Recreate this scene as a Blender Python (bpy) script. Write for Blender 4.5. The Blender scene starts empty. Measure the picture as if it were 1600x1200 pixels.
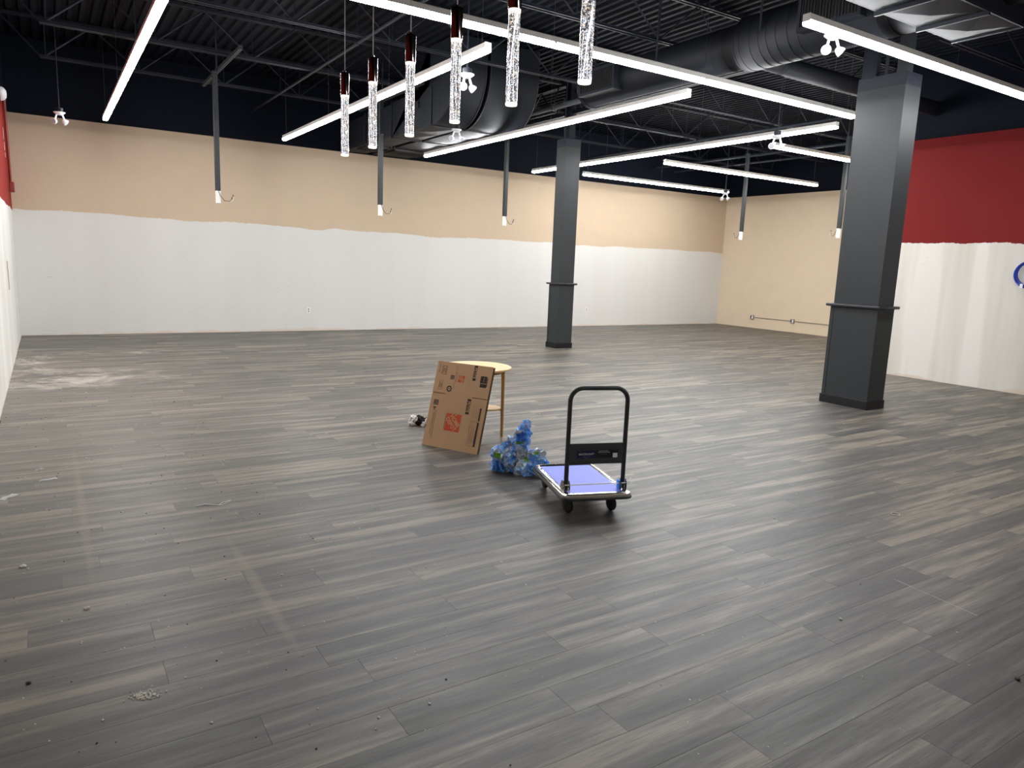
import bpy, bmesh, math, random
from mathutils import Vector, Matrix, noise
random.seed(7)
SC = bpy.context.scene
COL = SC.collection
PI = math.pi

# ------------------------------------------------------------------ camera
R_ = Vector((0.84222528, -0.53774148, 0.03860923))
U_ = Vector((0.05711231, 0.16020363, 0.98543035))
F_ = Vector((0.53609212, 0.8277493, -0.1656392))
CAM = Vector((0, 0, 1.6))
FPX = 1123.35
cam = bpy.data.cameras.new('camera'); cam.sensor_width = 36.0; cam.lens = FPX / 1600 * 36
cam.clip_start = 0.05; cam.clip_end = 100
co = bpy.data.objects.new('camera', cam); COL.objects.link(co)
m = Matrix((( R_.x, U_.x, -F_.x, CAM.x), (R_.y, U_.y, -F_.y, CAM.y), (R_.z, U_.z, -F_.z, CAM.z), (0, 0, 0, 1)))
co.matrix_world = m
SC.camera = co
# ------------------------------------------------------------------ world, exposure
w = bpy.data.worlds.new('world'); SC.world = w; w.use_nodes = True
w.node_tree.nodes['Background'].inputs[0].default_value = (0.5, 0.55, 0.65, 1)
w.node_tree.nodes['Background'].inputs[1].default_value = 0.02
SC.view_settings.view_transform = 'Standard'; SC.view_settings.look = 'None'
SC.view_settings.gamma = 1.0; SC.view_settings.use_curve_mapping = False
SC.view_settings.exposure = 0.0
LAMP = 72.0          # radiance of the linear lamps' lenses

def project(p):
    v = Vector(p) - CAM
    z = v.dot(F_)
    if z < 0.05: return None
    return (800 + FPX * v.dot(R_) / z, 600 - FPX * v.dot(U_) / z, z)

# ------------------------------------------------------------------ node helpers
def srgb(r, g, b):
    f = lambda c: (c / 255 / 12.92) if c / 255 <= 0.04045 else ((c / 255 + 0.055) / 1.055) ** 2.4
    return (f(r), f(g), f(b), 1)

class NT:
    def __init__(s, name):
        s.m = bpy.data.materials.new(name); s.m.use_nodes = True
        s.t = s.m.node_tree; s.n = s.t.nodes; s.l = s.t.links
        s.b = s.n['Principled BSDF']; s.out = s.n['Material Output']
    def node(s, typ, **k):
        n = s.n.new(typ)
        for a, v in k.items(): setattr(n, a, v)
        return n
    def put(s, sock, v):
        if isinstance(v, bpy.types.NodeSocket): s.l.new(v, sock)
        elif v is not None:
            if hasattr(sock.default_value, '__len__') and isinstance(v, (int, float)):
                sock.default_value = [v] * len(sock.default_value)
            else: sock.default_value = v
    def math(s, op, a, b=None, c=None, clamp=False):
        n = s.node('ShaderNodeMath', operation=op, use_clamp=clamp)
        s.put(n.inputs[0], a)
        if b is not None: s.put(n.inputs[1], b)
        if c is not None: s.put(n.inputs[2], c)
        return n.outputs[0]
    def mix(s, f, a, b, mode='MIX'):
        n = s.node('ShaderNodeMix', data_type='RGBA', blend_type=mode)
        s.put(n.inputs[0], f); s.put(n.inputs[6], a); s.put(n.inputs[7], b)
        return n.outputs[2]
    def pos(s, scale=(1, 1, 1), off=None, obj=False):
        if obj: v = s.node('ShaderNodeTexCoord').outputs['Object']
        else: v = s.node('ShaderNodeNewGeometry').outputs['Position']
        n = s.node('ShaderNodeVectorMath', operation='MULTIPLY'); s.l.new(v, n.inputs[0]); n.inputs[1].default_value = scale
        r = n.outputs[0]
        if off is not None:
            a = s.node('ShaderNodeVectorMath', operation='ADD'); s.l.new(r, a.inputs[0]); s.put(a.inputs[1], off); r = a.outputs[0]
        return r
    def noise(s, vec, scale=1, detail=3, rough=0.5, dist=0.0):
        n = s.node('ShaderNodeTexNoise'); s.l.new(vec, n.inputs['Vector'])
        n.inputs['Scale'].default_value = scale; n.inputs['Detail'].default_value = detail
        n.inputs['Roughness'].default_value = rough; n.inputs['Distortion'].default_value = dist
        return n.outputs[0]
    def ramp(s, f, stops, interp='LINEAR'):
        n = s.node('ShaderNodeValToRGB'); n.color_ramp.interpolation = interp
        e = n.color_ramp.elements
        while len(e) < len(stops): e.new(0.5)
        for i, (p, c) in enumerate(stops):
            e[i].position = p; e[i].color = c if hasattr(c, '__len__') else (c, c, c, 1)
        s.put(n.inputs[0], f)
        return n.outputs[0]
    def step(s, v, edge, soft=0.004):
        n = s.node('ShaderNodeMapRange'); s.put(n.inputs[0], v)
        if isinstance(edge, bpy.types.NodeSocket):
            s.l.new(s.math('SUBTRACT', v, edge), n.inputs[0]); n.inputs[1].default_value = -soft; n.inputs[2].default_value = soft
        else:
            n.inputs[1].default_value = edge - soft; n.inputs[2].default_value = edge + soft
        return n.outputs[0]
    def sep(s, vec):
        n = s.node('ShaderNodeSeparateXYZ'); s.l.new(vec, n.inputs[0]); return n.outputs
    def fin(s, color=None, rough=None, metal=None, bump=None, bs=0.1, bd=0.01, spec=None):
        if color is not None: s.put(s.b.inputs['Base Color'], color)
        if rough is not None: s.put(s.b.inputs['Roughness'], rough)
        if metal is not None: s.put(s.b.inputs['Metallic'], metal)
        if spec is not None: s.put(s.b.inputs['Specular IOR Level'], spec)
        if bump is not None:
            n = s.node('ShaderNodeBump'); n.inputs['Strength'].default_value = bs; n.inputs['Distance'].default_value = bd
            s.l.new(bump, n.inputs['Height']); s.l.new(n.outputs[0], s.b.inputs['Normal'])
        return s.m

def plain(name, c, rough=0.5, metal=0.0, var=0.12, scale=14.0, bs=0.03, spec=None):
    t = NT(name)
    f = t.noise(t.pos(obj=True), scale, 4, 0.6)
    c2 = tuple(x * (1 - var) for x in c[:3]) + (1,)
    c1 = tuple(min(1, x * (1 + var)) for x in c[:3]) + (1,)
    col = t.mix(f, c2, c1)
    return t.fin(col, rough, metal, f, bs, 0.004, spec)

# ------------------------------------------------------------------ materials
NAVY = srgb(9, 14, 26)
def wall_mat(name, upper, white_bands, line=2.155, lineramp=None, axis=0, has_white=True):
    t = NT(name)
    P = t.node('ShaderNodeNewGeometry').outputs['Position']
    x, y, z = t.sep(P)
    fine = t.noise(t.pos((3, 3, 3)), 1, 4, 0.55)
    up = t.mix(fine, tuple(c * 0.95 for c in upper[:3]) + (1,), tuple(c * 1.04 for c in upper[:3]) + (1,))
    col = up
    if has_white:
        bands = t.noise(t.pos((1.7, 1.7, 0.12)), 1, 3, 0.55)
        patch = t.noise(t.pos((0.9, 0.9, 0.9)), 1, 4, 0.6)
        lo, hi = white_bands
        wcol = t.mix(t.ramp(bands, [(0.40, 0.0), (0.5, 0.5), (0.56, 1.0)]), lo, hi)
        wcol = t.mix(t.math('MULTIPLY', patch, 0.25), wcol, tuple(c * 0.93 for c in lo[:3]) + (1,))
        # faint scuffs
        sc = t.noise(t.pos((14, 14, 60)), 1, 2, 0.6)
        sm = t.noise(t.pos((1.3, 1.3, 1.6), (4, 2, 1)), 1, 2, 0.5)
        scf = t.math('MULTIPLY', t.step(sc, 0.70, 0.02), t.step(sm, 0.60, 0.03))
        wcol = t.mix(t.math('MULTIPLY', scf, 0.5), wcol, srgb(165, 160, 152))
        wob = t.noise(t.pos((1.1, 1.1, 0)), 1, 2, 0.4)
        wob2 = t.noise(t.pos((9, 9, 0)), 1, 3, 0.7)
        e = t.math('ADD', line, t.math('MULTIPLY', t.math('SUBTRACT', wob, 0.5), 0.10))
        e = t.math('ADD', e, t.math('MULTIPLY', t.math('SUBTRACT', wob2, 0.5), 0.055))
        if lineramp:
            e = t.math('ADD', e, t.math('SUBTRACT', t.ramp(t.math('DIVIDE', (x, y)[axis], lineramp[0]), lineramp[1]), 0.5))
        col = t.mix(t.step(z, e, 0.003), wcol, up)
        # old glue / paper strip along the foot of the wall
        fw = t.noise(t.pos((1.2, 1.2, 5)), 1, 3, 0.7)
        fe = t.math('MULTIPLY', t.math('SUBTRACT', fw, 0.42), 0.28)
        foot = t.math('SUBTRACT', 1.0, t.step(z, fe, 0.01))
        col = t.mix(t.math('MULTIPLY', foot, 0.55), col, srgb(214, 190, 168))
    col = t.mix(t.step(z, 3.785, 0.004), col, NAVY)
    return t.fin(col, 0.7, 0, fine, 0.04, 0.01, 0.12)

BEIGE = srgb(200, 180, 156); RED = srgb(120, 33, 32)
WH = (srgb(216, 213, 206), srgb(224, 223, 219))
M = {}
xs = [(0.0, 0.545), (0.07, 0.537), (0.14, 0.515), (0.21, 0.527), (0.285, 0.475), (0.30, 0.525), (0.37, 0.50), (0.46, 0.483), (0.56, 0.498), (0.63, 0.506), (0.68, 0.468), (0.80, 0.495), (0.94, 0.508), (1.0, 0.482)]
M['wall_back'] = wall_mat('wall_back_paint', BEIGE, (srgb(214, 213, 208), srgb(216, 215, 211)), lineramp=(17.4, xs), axis=0)
M['wall_left'] = wall_mat('wall_left_paint', srgb(140, 42, 38), WH, line=2.17)
M['wall_right'] = wall_mat('wall_right_paint', RED, (srgb(209, 204, 193), srgb(229, 226, 219)), line=2.17)
M['wall_beige'] = wall_mat('wall_beige_paint', srgb(218, 200, 174), WH, has_white=False)

def deck():
    t = NT('painted_deck')
    f = t.noise(t.pos((6, 1.5, 6)), 1, 4, 0.6)
    c = t.mix(f, srgb(7, 10, 18), srgb(12, 16, 26))
    return t.fin(c, 0.65, 0.0, f, 0.05, 0.005, 0.12)
M['deck'] = deck()
M['steel'] = plain('painted_steel', srgb(31, 36, 46), 0.5, spec=0.25)
M['steel_dark'] = plain('dark_painted_steel', srgb(22, 26, 35), 0.5, spec=0.25)
M['duct'] = plain('painted_duct_metal', srgb(20, 24, 32), 0.6, 0.0, 0.1, 3.0, spec=0.3)
M['duct_seam'] = plain('duct_seam_paint', srgb(14, 15, 20), 0.6)
M['void'] = plain('dark_opening', srgb(9, 10, 14), 0.8)
M['pale_duct'] = plain('pale_duct_wrap', srgb(70, 72, 76), 0.5)

def column_mat():
    t = NT('column_paint')
    z = t.sep(t.node('ShaderNodeNewGeometry').outputs['Position'])[2]
    f = t.noise(t.pos((2, 2, 1.2)), 1, 4, 0.6)
    c = t.mix(f, srgb(47, 51, 53), srgb(53, 56, 58))
    c = t.mix(t.step(z, 3.78, 0.003), c, srgb(30, 34, 44))
    return t.fin(c, 0.48, 0, f, 0.02, 0.01, 0.3)
M['column'] = column_mat()
M['rubber_black'] = plain('black_vinyl_base', srgb(12, 13, 16), 0.4)
M['collar'] = plain('collar_paint', srgb(44, 46, 51), 0.3)
M['conduit'] = plain('drop_pole_paint', srgb(45, 48, 50), 0.45, spec=0.3)
M['raw_white'] = plain('unpainted_white', srgb(232, 230, 224), 0.5, 0, 0.05)
M['wire_grey'] = plain('wire_sheath', srgb(70, 60, 55), 0.5)
M['white_plastic'] = plain('white_plastic', srgb(238, 240, 243), 0.35, 0, 0.03)
M['lens_glass'] = plain('lamp_glass', srgb(176, 180, 188), 0.25, 0, 0.3, 160)
M['fixture'] = plain('fixture_metal', srgb(226, 223, 218), 0.5, 0.0, 0.04)
M['cable'] = plain('steel_cable', srgb(90, 90, 92), 0.35, 0.8)
M['zinc'] = plain('zinc_metal', srgb(165, 160, 152), 0.35, 0.7)
M['red_paint'] = plain('red_wall_conduit', srgb(134, 38, 34), 0.45)
M['cord_clear'] = plain('pendant_cord', srgb(196, 190, 184), 0.3)

def emis(name, c, s):
    t = NT(name)
    e = t.node('ShaderNodeEmission'); e.inputs[0].default_value = c; e.inputs[1].default_value = s
    t.l.new(e.outputs[0], t.out.inputs[0]); return t.m
M['lens'] = emis('lit_lamp_lens', (0.985, 0.99, 1.0, 1), LAMP)
M['led_warm'] = emis('lit_led_ring', (1.0, 0.93, 0.75, 1), 2.2)

def crystal():
    t = NT('bubbled_acrylic_lit')
    tc = t.node('ShaderNodeTexCoord').outputs['Object']
    x, y, z = t.sep(tc)
    v = t.node('ShaderNodeTexVoronoi'); v.feature = 'F1'; v.inputs['Scale'].default_value = 1.0
    t.l.new(t.pos((300, 300, 200), obj=True), v.inputs['Vector'])
    n = t.noise(t.pos((120, 120, 45), obj=True), 1, 2, 0.6)
    f = t.math('ADD', t.math('MULTIPLY', v.outputs['Distance'], 0.9), t.math('MULTIPLY', n, 0.7))
    mask = t.ramp(f, [(0.56, 1.2), (0.71, 0.6), (0.82, 0.0)])
    hue = t.noise(t.pos((90, 90, 90), (3, 1, 7), obj=True), 1, 1, 0.5)
    warm = t.ramp(hue, [(0.36, (0.72, 0.82, 1, 1)), (0.5, (1, 1, 1, 1)), (0.62, (1, 0.8, 0.62, 1))])
    em = t.node('ShaderNodeEmission'); t.l.new(warm, em.inputs[0])
    t.l.new(t.math('MULTIPLY', mask, 1.05), em.inputs[1])
    t.b.inputs['Base Color'].default_value = (0.35, 0.35, 0.38, 1); t.b.inputs['Roughness'].default_value = 0.08
    t.b.inputs['Transmission Weight'].default_value = 0.6
    ad = t.node('ShaderNodeAddShader'); t.l.new(em.outputs[0], ad.inputs[0]); t.l.new(t.b.outputs[0], ad.inputs[1])
    t.l.new(ad.outputs[0], t.out.inputs[0])
    return t.m
M['crystal'] = crystal()
M['chrome_warm'] = plain('polished_nickel', srgb(132, 118, 112), 0.14, 1.0, 0.03)
M['chrome'] = plain('chrome', srgb(205, 203, 196), 0.16, 1.0, 0.03)
M['handle'] = plain('black_powder_coat', srgb(40, 45, 47), 0.38)
M['panel_grey'] = plain('panel_powder_coat', srgb(52, 57, 60), 0.42)
M['blue_mat'] = plain('blue_vinyl_mat', srgb(128, 142, 248), 0.5, 0, 0.04, 60)
M['tyre'] = plain('caster_tyre', srgb(24, 24, 25), 0.55)
M['caster_steel'] = plain('caster_steel', srgb(40, 40, 42), 0.35, 0.6)
M['label_navy'] = plain('label_navy', srgb(24, 22, 62), 0.4)
M['label_black'] = plain('label_black', srgb(12, 12, 22), 0.4)
M['print_white'] = plain('white_print', srgb(225, 225, 230), 0.5, 0, 0.02)
M['print_grey'] = plain('grey_print', srgb(120, 122, 145), 0.5, 0, 0.02)
M['ink'] = plain('black_ink', srgb(52, 44, 38), 0.7, 0, 0.1)
M['ink_faint'] = plain('faint_ink', srgb(118, 96, 72), 0.7, 0, 0.1)
M['orange'] = plain('orange_ink', srgb(205, 78, 30), 0.65, 0, 0.08)
M['birch'] = plain('birch_top', srgb(226, 190, 138), 0.4, 0, 0.06, 9)
M['birch_leg'] = plain('birch_leg', srgb(190, 143, 82), 0.45, 0, 0.08, 9)
M['hose'] = plain('blue_hose', srgb(24, 56, 168), 0.28)
M['paper'] = plain('white_paper', srgb(232, 230, 226), 0.6, 0, 0.04)
M['plaster'] = plain('plaster_chip', srgb(205, 200, 190), 0.8, 0, 0.15)
M['dark_chip'] = plain('dark_chip', srgb(40, 36, 32), 0.7)
M['maroon'] = plain('dark_maroon_cloth', srgb(30, 16, 17), 0.75)
M['grey_clear'] = plain('grey_film', srgb(110, 108, 106), 0.3)

def cardboard():
    t = NT('cardboard')
    f = t.noise(t.pos((3, 60, 3), obj=True), 1, 3, 0.6)
    g = t.noise(t.pos((4, 4, 4), obj=True), 1, 3, 0.6)
    c = t.mix(t.math('ADD', t.math('MULTIPLY', f, 0.4), t.math('MULTIPLY', g, 0.6)), srgb(188, 151, 112), srgb(204, 167, 126))
    return t.fin(c, 0.7, 0, f, 0.05, 0.002)
M['card'] = cardboard()
M['card_edge'] = plain('cardboard_edge', srgb(112, 84, 52), 0.8)

def bagmat():
    t = NT('printed_film')
    P = t.node('ShaderNodeTexCoord').outputs['Object']
    n1 = t.noise(t.pos((8, 8, 8), obj=True), 1, 2, 0.5, 0.6)
    n2 = t.noise(t.pos((17, 17, 13), (5, 1, 2), obj=True), 1, 2, 0.5, 1.0)
    c = t.ramp(n1, [(0.40, srgb(168, 178, 190)), (0.46, srgb(170, 208, 244)), (0.51, srgb(104, 174, 252)), (0.68, srgb(74, 154, 250))])
    crease_shine = t.ramp(n2, [(0.40, 0.0), (0.425, 0.9), (0.45, 0.0), (0.55, 0.0), (0.575, 1.0), (0.60, 0.0)])  # pale highlights along the creases, painted into the film colour
    c = t.mix(t.math('MULTIPLY', crease_shine, 0.75), c, srgb(236, 242, 250))
    t.b.inputs['Coat Weight'].default_value = 0.5
    return t.fin(c, 0.2, 0, n2, 0.3, 0.01)
M['bag'] = bagmat()
M['green'] = plain('green_label', srgb(132, 206, 60), 0.4, 0, 0.25, 40)
M['bag_blue'] = plain('blue_label', srgb(70, 150, 246), 0.35, 0, 0.08, 20)

def plank_mat(name, kind):
    t = NT(name)
    a = t.node('ShaderNodeAttribute', attribute_name='tone', attribute_type=kind)
    r = a.outputs['Fac']
    rv = t.node('ShaderNodeCombineXYZ')
    t.l.new(t.math('MULTIPLY', r, 37.0), rv.inputs[0]); t.l.new(t.math('MULTIPLY', r, 91.0), rv.inputs[1]); t.l.new(t.math('MULTIPLY', r, 53.0), rv.inputs[2])
    off = rv.outputs[0]
    soft = t.noise(t.pos((0.55, 9.0, 1), off), 1, 2, 0.5, 0.15)
    soft2 = t.noise(t.pos((1.8, 22.0, 1), off), 1, 3, 0.6, 0.3)
    grain = t.noise(t.pos((7, 190, 1), off), 1, 3, 0.65, 0.6)
    cath = t.noise(t.pos((4.5, 34, 1), off), 1, 4, 0.6, 2.2)
    f = t.math('ADD', t.math('MULTIPLY', soft, 1.0), t.math('MULTIPLY', t.math('SUBTRACT', soft2, 0.5), 0.5))
    f = t.math('ADD', f, t.math('MULTIPLY', t.math('SUBTRACT', r, 0.5), 0.16))
    f = t.math('ADD', f, t.math('MULTIPLY', t.math('SUBTRACT', cath, 0.5), 0.12))
    c = t.ramp(f, [(0.30, srgb(69, 68, 66)), (0.44, srgb(81, 79, 75)), (0.56, srgb(100, 95, 87)), (0.70, srgb(131, 122, 109))])
    gm = t.ramp(grain, [(0.33, 0.70), (0.48, 0.96), (0.7, 1.08)])
    c = t.mix(1.0, c, gm, 'MULTIPLY')
    # plaster dust swept near the left wall, faint cross stains where fixtures once stood
    P = t.node('ShaderNodeNewGeometry').outputs['Position']
    x, y, z = t.sep(P)
    def gauss(cx, cy, sx, sy):
        dx = t.math('DIVIDE', t.math('SUBTRACT', x, cx), sx); dy = t.math('DIVIDE', t.math('SUBTRACT', y, cy), sy)
        d = t.math('ADD', t.math('MULTIPLY', dx, dx), t.math('MULTIPLY', dy, dy))
        return t.math('SUBTRACT', 1.0, d, clamp=True)
    sw = t.noise(t.pos((1.6, 1.3, 1), (3, 8, 0)), 1, 6, 0.7, 0.5)
    sw = t.ramp(sw, [(0.47, 0.0), (0.66, 1.0)])
    d = t.math('MAXIMUM', gauss(0.2, 10.2, 1.2, 0.9), t.math('MAXIMUM', gauss(0.95, 12.6, 0.9, 0.35), gauss(-0.35, 11.4, 0.45, 2.2)))
    c = t.mix(t.math('MULTIPLY', t.math('MULTIPLY', d, sw), 0.8), c, srgb(214, 205, 194))
    haze = t.math('MULTIPLY', gauss(-0.3, 8.2, 2.6, 6.5), 0.16)
    c = t.mix(haze, c, srgb(186, 176, 164))
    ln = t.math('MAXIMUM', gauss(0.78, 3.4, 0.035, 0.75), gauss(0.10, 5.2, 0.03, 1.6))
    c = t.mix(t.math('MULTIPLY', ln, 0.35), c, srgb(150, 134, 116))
    spots = t.noise(t.pos((55, 55, 1)), 1, 2, 0.5)
    smask = t.noise(t.pos((0.8, 0.8, 1), (1, 5, 0)), 1, 2, 0.5)
    sp = t.math('MULTIPLY', t.step(spots, 0.76, 0.02), t.step(smask, 0.48, 0.08))
    c = t.mix(t.math('MULTIPLY', sp, 0.7), c, srgb(205, 198, 188))
    rg = t.ramp(soft2, [(0.3, 0.50), (0.7, 0.40)])
    return t.fin(c, rg, 0, grain, 0.10, 0.002, 0.45)
M['plank'] = plank_mat('vinyl_plank', 'OBJECT')
M['plank_far'] = plank_mat('vinyl_plank_joined', 'GEOMETRY')
M['subfloor'] = plain('subfloor', srgb(52, 49, 46), 0.8)

# ------------------------------------------------------------------ object helpers
def tag(o, label=None, cat=None, group=None, kind=None):
    if label: o['label'] = label
    if cat: o['category'] = cat
    if group: o['group'] = group
    if kind: o['kind'] = kind
    return o
def obj(name, bm, mat, parent=None, smooth=False, local=False):
    me = bpy.data.meshes.new(name)
    bmesh.ops.recalc_face_normals(bm, faces=bm.faces)
    if parent is not None and not local:
        L = parent
        off = Vector((0, 0, 0))
        while L is not None: off += L.location; L = L.parent
        bmesh.ops.translate(bm, verts=bm.verts, vec=-off)
    bm.to_mesh(me); bm.free()
    if smooth:
        for p in me.polygons: p.use_smooth = True
        try: me.set_sharp_from_angle(angle=math.radians(38))
        except Exception: pass
    for mm in (mat if isinstance(mat, (list, tuple)) else [mat]): me.materials.append(mm)
    o = bpy.data.objects.new(name, me); COL.objects.link(o)
    if parent is not None: o.parent = parent
    return o
def thing(name, label, cat, loc=(0, 0, 0), rz=0, group=None):
    o = bpy.data.objects.new(name, None); COL.objects.link(o)
    o.empty_display_size = 0.1
    o.location = loc; o.rotation_euler = (0, 0, rz)
    return tag(o, label, cat, group)
def dup(root, loc, rz=0.0, label=None, group=None):
    r = root.copy(); COL.objects.link(r); r.location = loc; r.rotation_euler = (0, 0, rz)
    if label: r['label'] = label
    if group: r['group'] = group
    for ch in list(root.children):
        c = ch.copy(); COL.objects.link(c); c.parent = r
        for g in ch.children:
            d = g.copy(); COL.objects.link(d); d.parent = c
    return r
def NB(): return bmesh.new()
def box(bm, x0, x1, y0, y1, z0, z1, bev=0.0, mi=0):
    g = bmesh.ops.create_cube(bm, size=1)
    vs = g['verts']
    bmesh.ops.scale(bm, vec=(x1 - x0, y1 - y0, z1 - z0), verts=vs)
    bmesh.ops.translate(bm, vec=((x0 + x1) / 2, (y0 + y1) / 2, (z0 + z1) / 2), verts=vs)
    fs = set(f for v in vs for f in v.link_faces)
    for f in fs: f.material_index = mi
    if bev:
        es = list(set(e for v in vs for e in v.link_edges))
        bmesh.ops.bevel(bm, geom=es, offset=bev, segments=2, affect='EDGES', profile=0.5)
    return bm
def frame_for(d):
    d = Vector(d).normalized()
    a = Vector((0, 0, 1)) if abs(d.z) < 0.9 else Vector((1, 0, 0))
    u = d.cross(a).normalized(); v = d.cross(u).normalized()
    return u, v
def tube(bm, pts, r, n=8, cap=True, rads=None):
    pts = [Vector(p) for p in pts]
    rings = []; u = None
    for i, p in enumerate(pts):
        d = (pts[min(i + 1, len(pts) - 1)] - pts[max(i - 1, 0)]).normalized()
        if u is None: u, v = frame_for(d)
        else:
            u = (u - d * u.dot(d)).normalized(); v = d.cross(u).normalized()
        rr = rads[i] if rads else r
        rings.append([bm.verts.new(p + (u * math.cos(2 * PI * k / n) + v * math.sin(2 * PI * k / n)) * rr) for k in range(n)])
    for a, b in zip(rings, rings[1:]):
        for k in range(n): bm.faces.new((a[k], a[(k + 1) % n], b[(k + 1) % n], b[k]))
    if cap:
        bm.faces.new(rings[0][::-1]); bm.faces.new(rings[-1])
    return bm
def lathe(bm, prof, n=20, base=(0, 0, 0), axis=(0, 0, 1)):
    """prof: (radius, height) pairs"""
    ax = Vector(axis).normalized(); u, v = frame_for(ax); b = Vector(base)
    rings = []
    for r, h in prof:
        if r < 1e-6: rings.append([bm.verts.new(b + ax * h)])
        else: rings.append([bm.verts.new(b + ax * h + (u * math.cos(2 * PI * k / n) + v * math.sin(2 * PI * k / n)) * r) for k in range(n)])
    for a, c in zip(rings, rings[1:]):
        for k in range(n):
            q = [a[k % len(a)], a[(k + 1) % len(a)], c[(k + 1) % len(c)], c[k % len(c)]]
            q2 = []
            for x in q:
                if x not in q2: q2.append(x)
            if len(q2) > 2: bm.faces.new(q2)
    return bm
def bar(bm, a, b, w, h, roll=0.0):
    """rectangular bar from a to b"""
    a = Vector(a); b = Vector(b); d = (b - a).normalized(); u, v = frame_for(d)
    u = u * w / 2; v = v * h / 2
    r1 = [bm.verts.new(a + s * u + t * v) for s, t in ((-1, -1), (1, -1), (1, 1), (-1, 1))]
    r2 = [bm.verts.new(b + s * u + t * v) for s, t in ((-1, -1), (1, -1), (1, 1), (-1, 1))]
    for k in range(4): bm.faces.new((r1[k], r1[(k + 1) % 4], r2[(k + 1) % 4], r2[k]))
    bm.faces.new(r1[::-1]); bm.faces.new(r2)
    return bm
def extrude_poly(bm, pts, axis, a, b):
    """pts 2-D polygon, extruded along axis x (pts=(y,z)), y (pts=(x,z)) or z"""
    def P(p, t):
        return {'x': (t, p[0], p[1]), 'y': (p[0], t, p[1]), 'z': (p[0], p[1], t)}[axis]
    A = [bm.verts.new(P(p, a)) for p in pts]; B = [bm.verts.new(P(p, b)) for p in pts]
    n = len(pts)
    for k in range(n): bm.faces.new((A[k], A[(k + 1) % n], B[(k + 1) % n], B[k]))
    f1 = bm.faces.new(A[::-1]); f2 = bm.faces.new(B)
    bmesh.ops.triangulate(bm, faces=[f1, f2])
    return bm
def text_bm(s, size=1.0, ext=0.0, bold=0.0):
    c = bpy.data.curves.new('t', 'FONT'); c.body = s; c.size = size; c.extrude = ext; c.offset = bold * size
    c.align_x = 'CENTER'; c.align_y = 'CENTER'; c.resolution_u = 2
    o = bpy.data.objects.new('t', c); COL.objects.link(o)
    dg = bpy.context.evaluated_depsgraph_get(); dg.update()
    me = bpy.data.meshes.new_from_object(o.evaluated_get(dg))
    bm = NB(); bm.from_mesh(me)
    bpy.data.objects.remove(o); bpy.data.curves.remove(c); bpy.data.meshes.remove(me)
    return bm

# ------------------------------------------------------------------ room shell
XL, XR, XM, YB, YJ, YF, ZD = -0.44, 17.40, 11.85, 15.34, 7.2, -5.0, 5.0
T = 0.15
floor = tag(obj('floor', box(NB(), XL - T, XR + T, YF - T, YB + T, -0.12, -0.006), M['subfloor']), kind='structure')
tag(obj('wall_back', box(NB(), XL - T, XR + T, YB, YB + T, -0.01, ZD + 0.1), M['wall_back']), kind='structure')
tag(obj('wall_left', box(NB(), XL - T, XL, YF, YB, -0.01, ZD + 0.1), M['wall_left']), kind='structure')
tag(obj('wall_right', box(NB(), XM, XM + T, YF, YJ, -0.01, ZD + 0.1), M['wall_right']), kind='structure')
tag(obj('wall_right_far', box(NB(), XR, XR + T, YJ - T, YB, -0.01, ZD + 0.1), M['wall_beige']), kind='structure')
tag(obj('wall_right_return', box(NB(), XM + T, XR, YJ - T, YJ, -0.01, ZD + 0.1), M['wall_beige']), kind='structure')
tag(obj('wall_front', box(NB(), XL - T, XM + T, YF - T, YF, -0.01, ZD + 0.1), M['wall_beige']), kind='structure')
# corrugated steel deck
bm = NB(); prof = []; x = XL - T
while x < XR + T:
    for dx, z in ((0, ZD), (0.058, ZD), (0.076, ZD + 0.042), (0.134, ZD + 0.042)): prof.append((x + dx, z))
    x += 0.1524
a = [bm.verts.new((p[0], YF - T, p[1])) for p in prof]; b = [bm.verts.new((p[0], YB + T, p[1])) for p in prof]
for k in range(len(prof) - 1): bm.faces.new((a[k], a[k + 1], b[k + 1], b[k]))
tag(obj('ceiling', bm, M['deck']), kind='structure')

# floor planks -------------------------------------------------------
PW, PL, Y0 = 0.178, 1.22, 1.491 - 0.178 * 37
rows = []
fixed = {}
for yy, xe in ((1.40, 1.945), (1.56, 3.30), (1.76, 1.623), (2.29, 1.76), (3.27, 0.292), (3.49, 1.967), (3.66, 0.53), (1.23, 2.9), (1.95, 2.75), (2.10, 0.95)):
    fixed[int((yy - Y0) // PW)] = xe
k = 0
planks = []
while Y0 + k * PW < YB:
    y0 = Y0 + k * PW; y1 = min(y0 + PW, YB)
    xe = fixed.get(k, random.uniform(0, PL))
    xs0 = xe - math.ceil((xe - XL) / PL) * PL
    xmax = XR if y0 > YJ - 0.1 else XM
    while xs0 < xmax:
        x0 = max(xs0, XL); x1 = min(xs0 + PL, xmax)
        if x1 - x0 > 0.02 and y1 - y0 > 0.01 and y1 > YF: planks.append((x0, x1, max(y0, YF), y1))
        xs0 += PL
    k += 1
def area_px(p):
    x0, x1, y0, y1 = p
    q = []
    n = 0
    for X in (x0, (x0 + x1) / 2, x1):
        for Y in (y0, y1):
            c = project((X, Y, 0))
            if c and -40 < c[0] < 1640 and -40 < c[1] < 1240: n += 1
    if n == 0: return 0
    c = project(((x0 + x1) / 2, (y0 + y1) / 2, 0))
    if c is None: return 1e4
    return (x1 - x0) * (y1 - y0) / c[2] ** 3
ranked = sorted(planks, key=lambda p: -area_px(p))
near, far = ranked[:298], ranked[298:]
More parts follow.
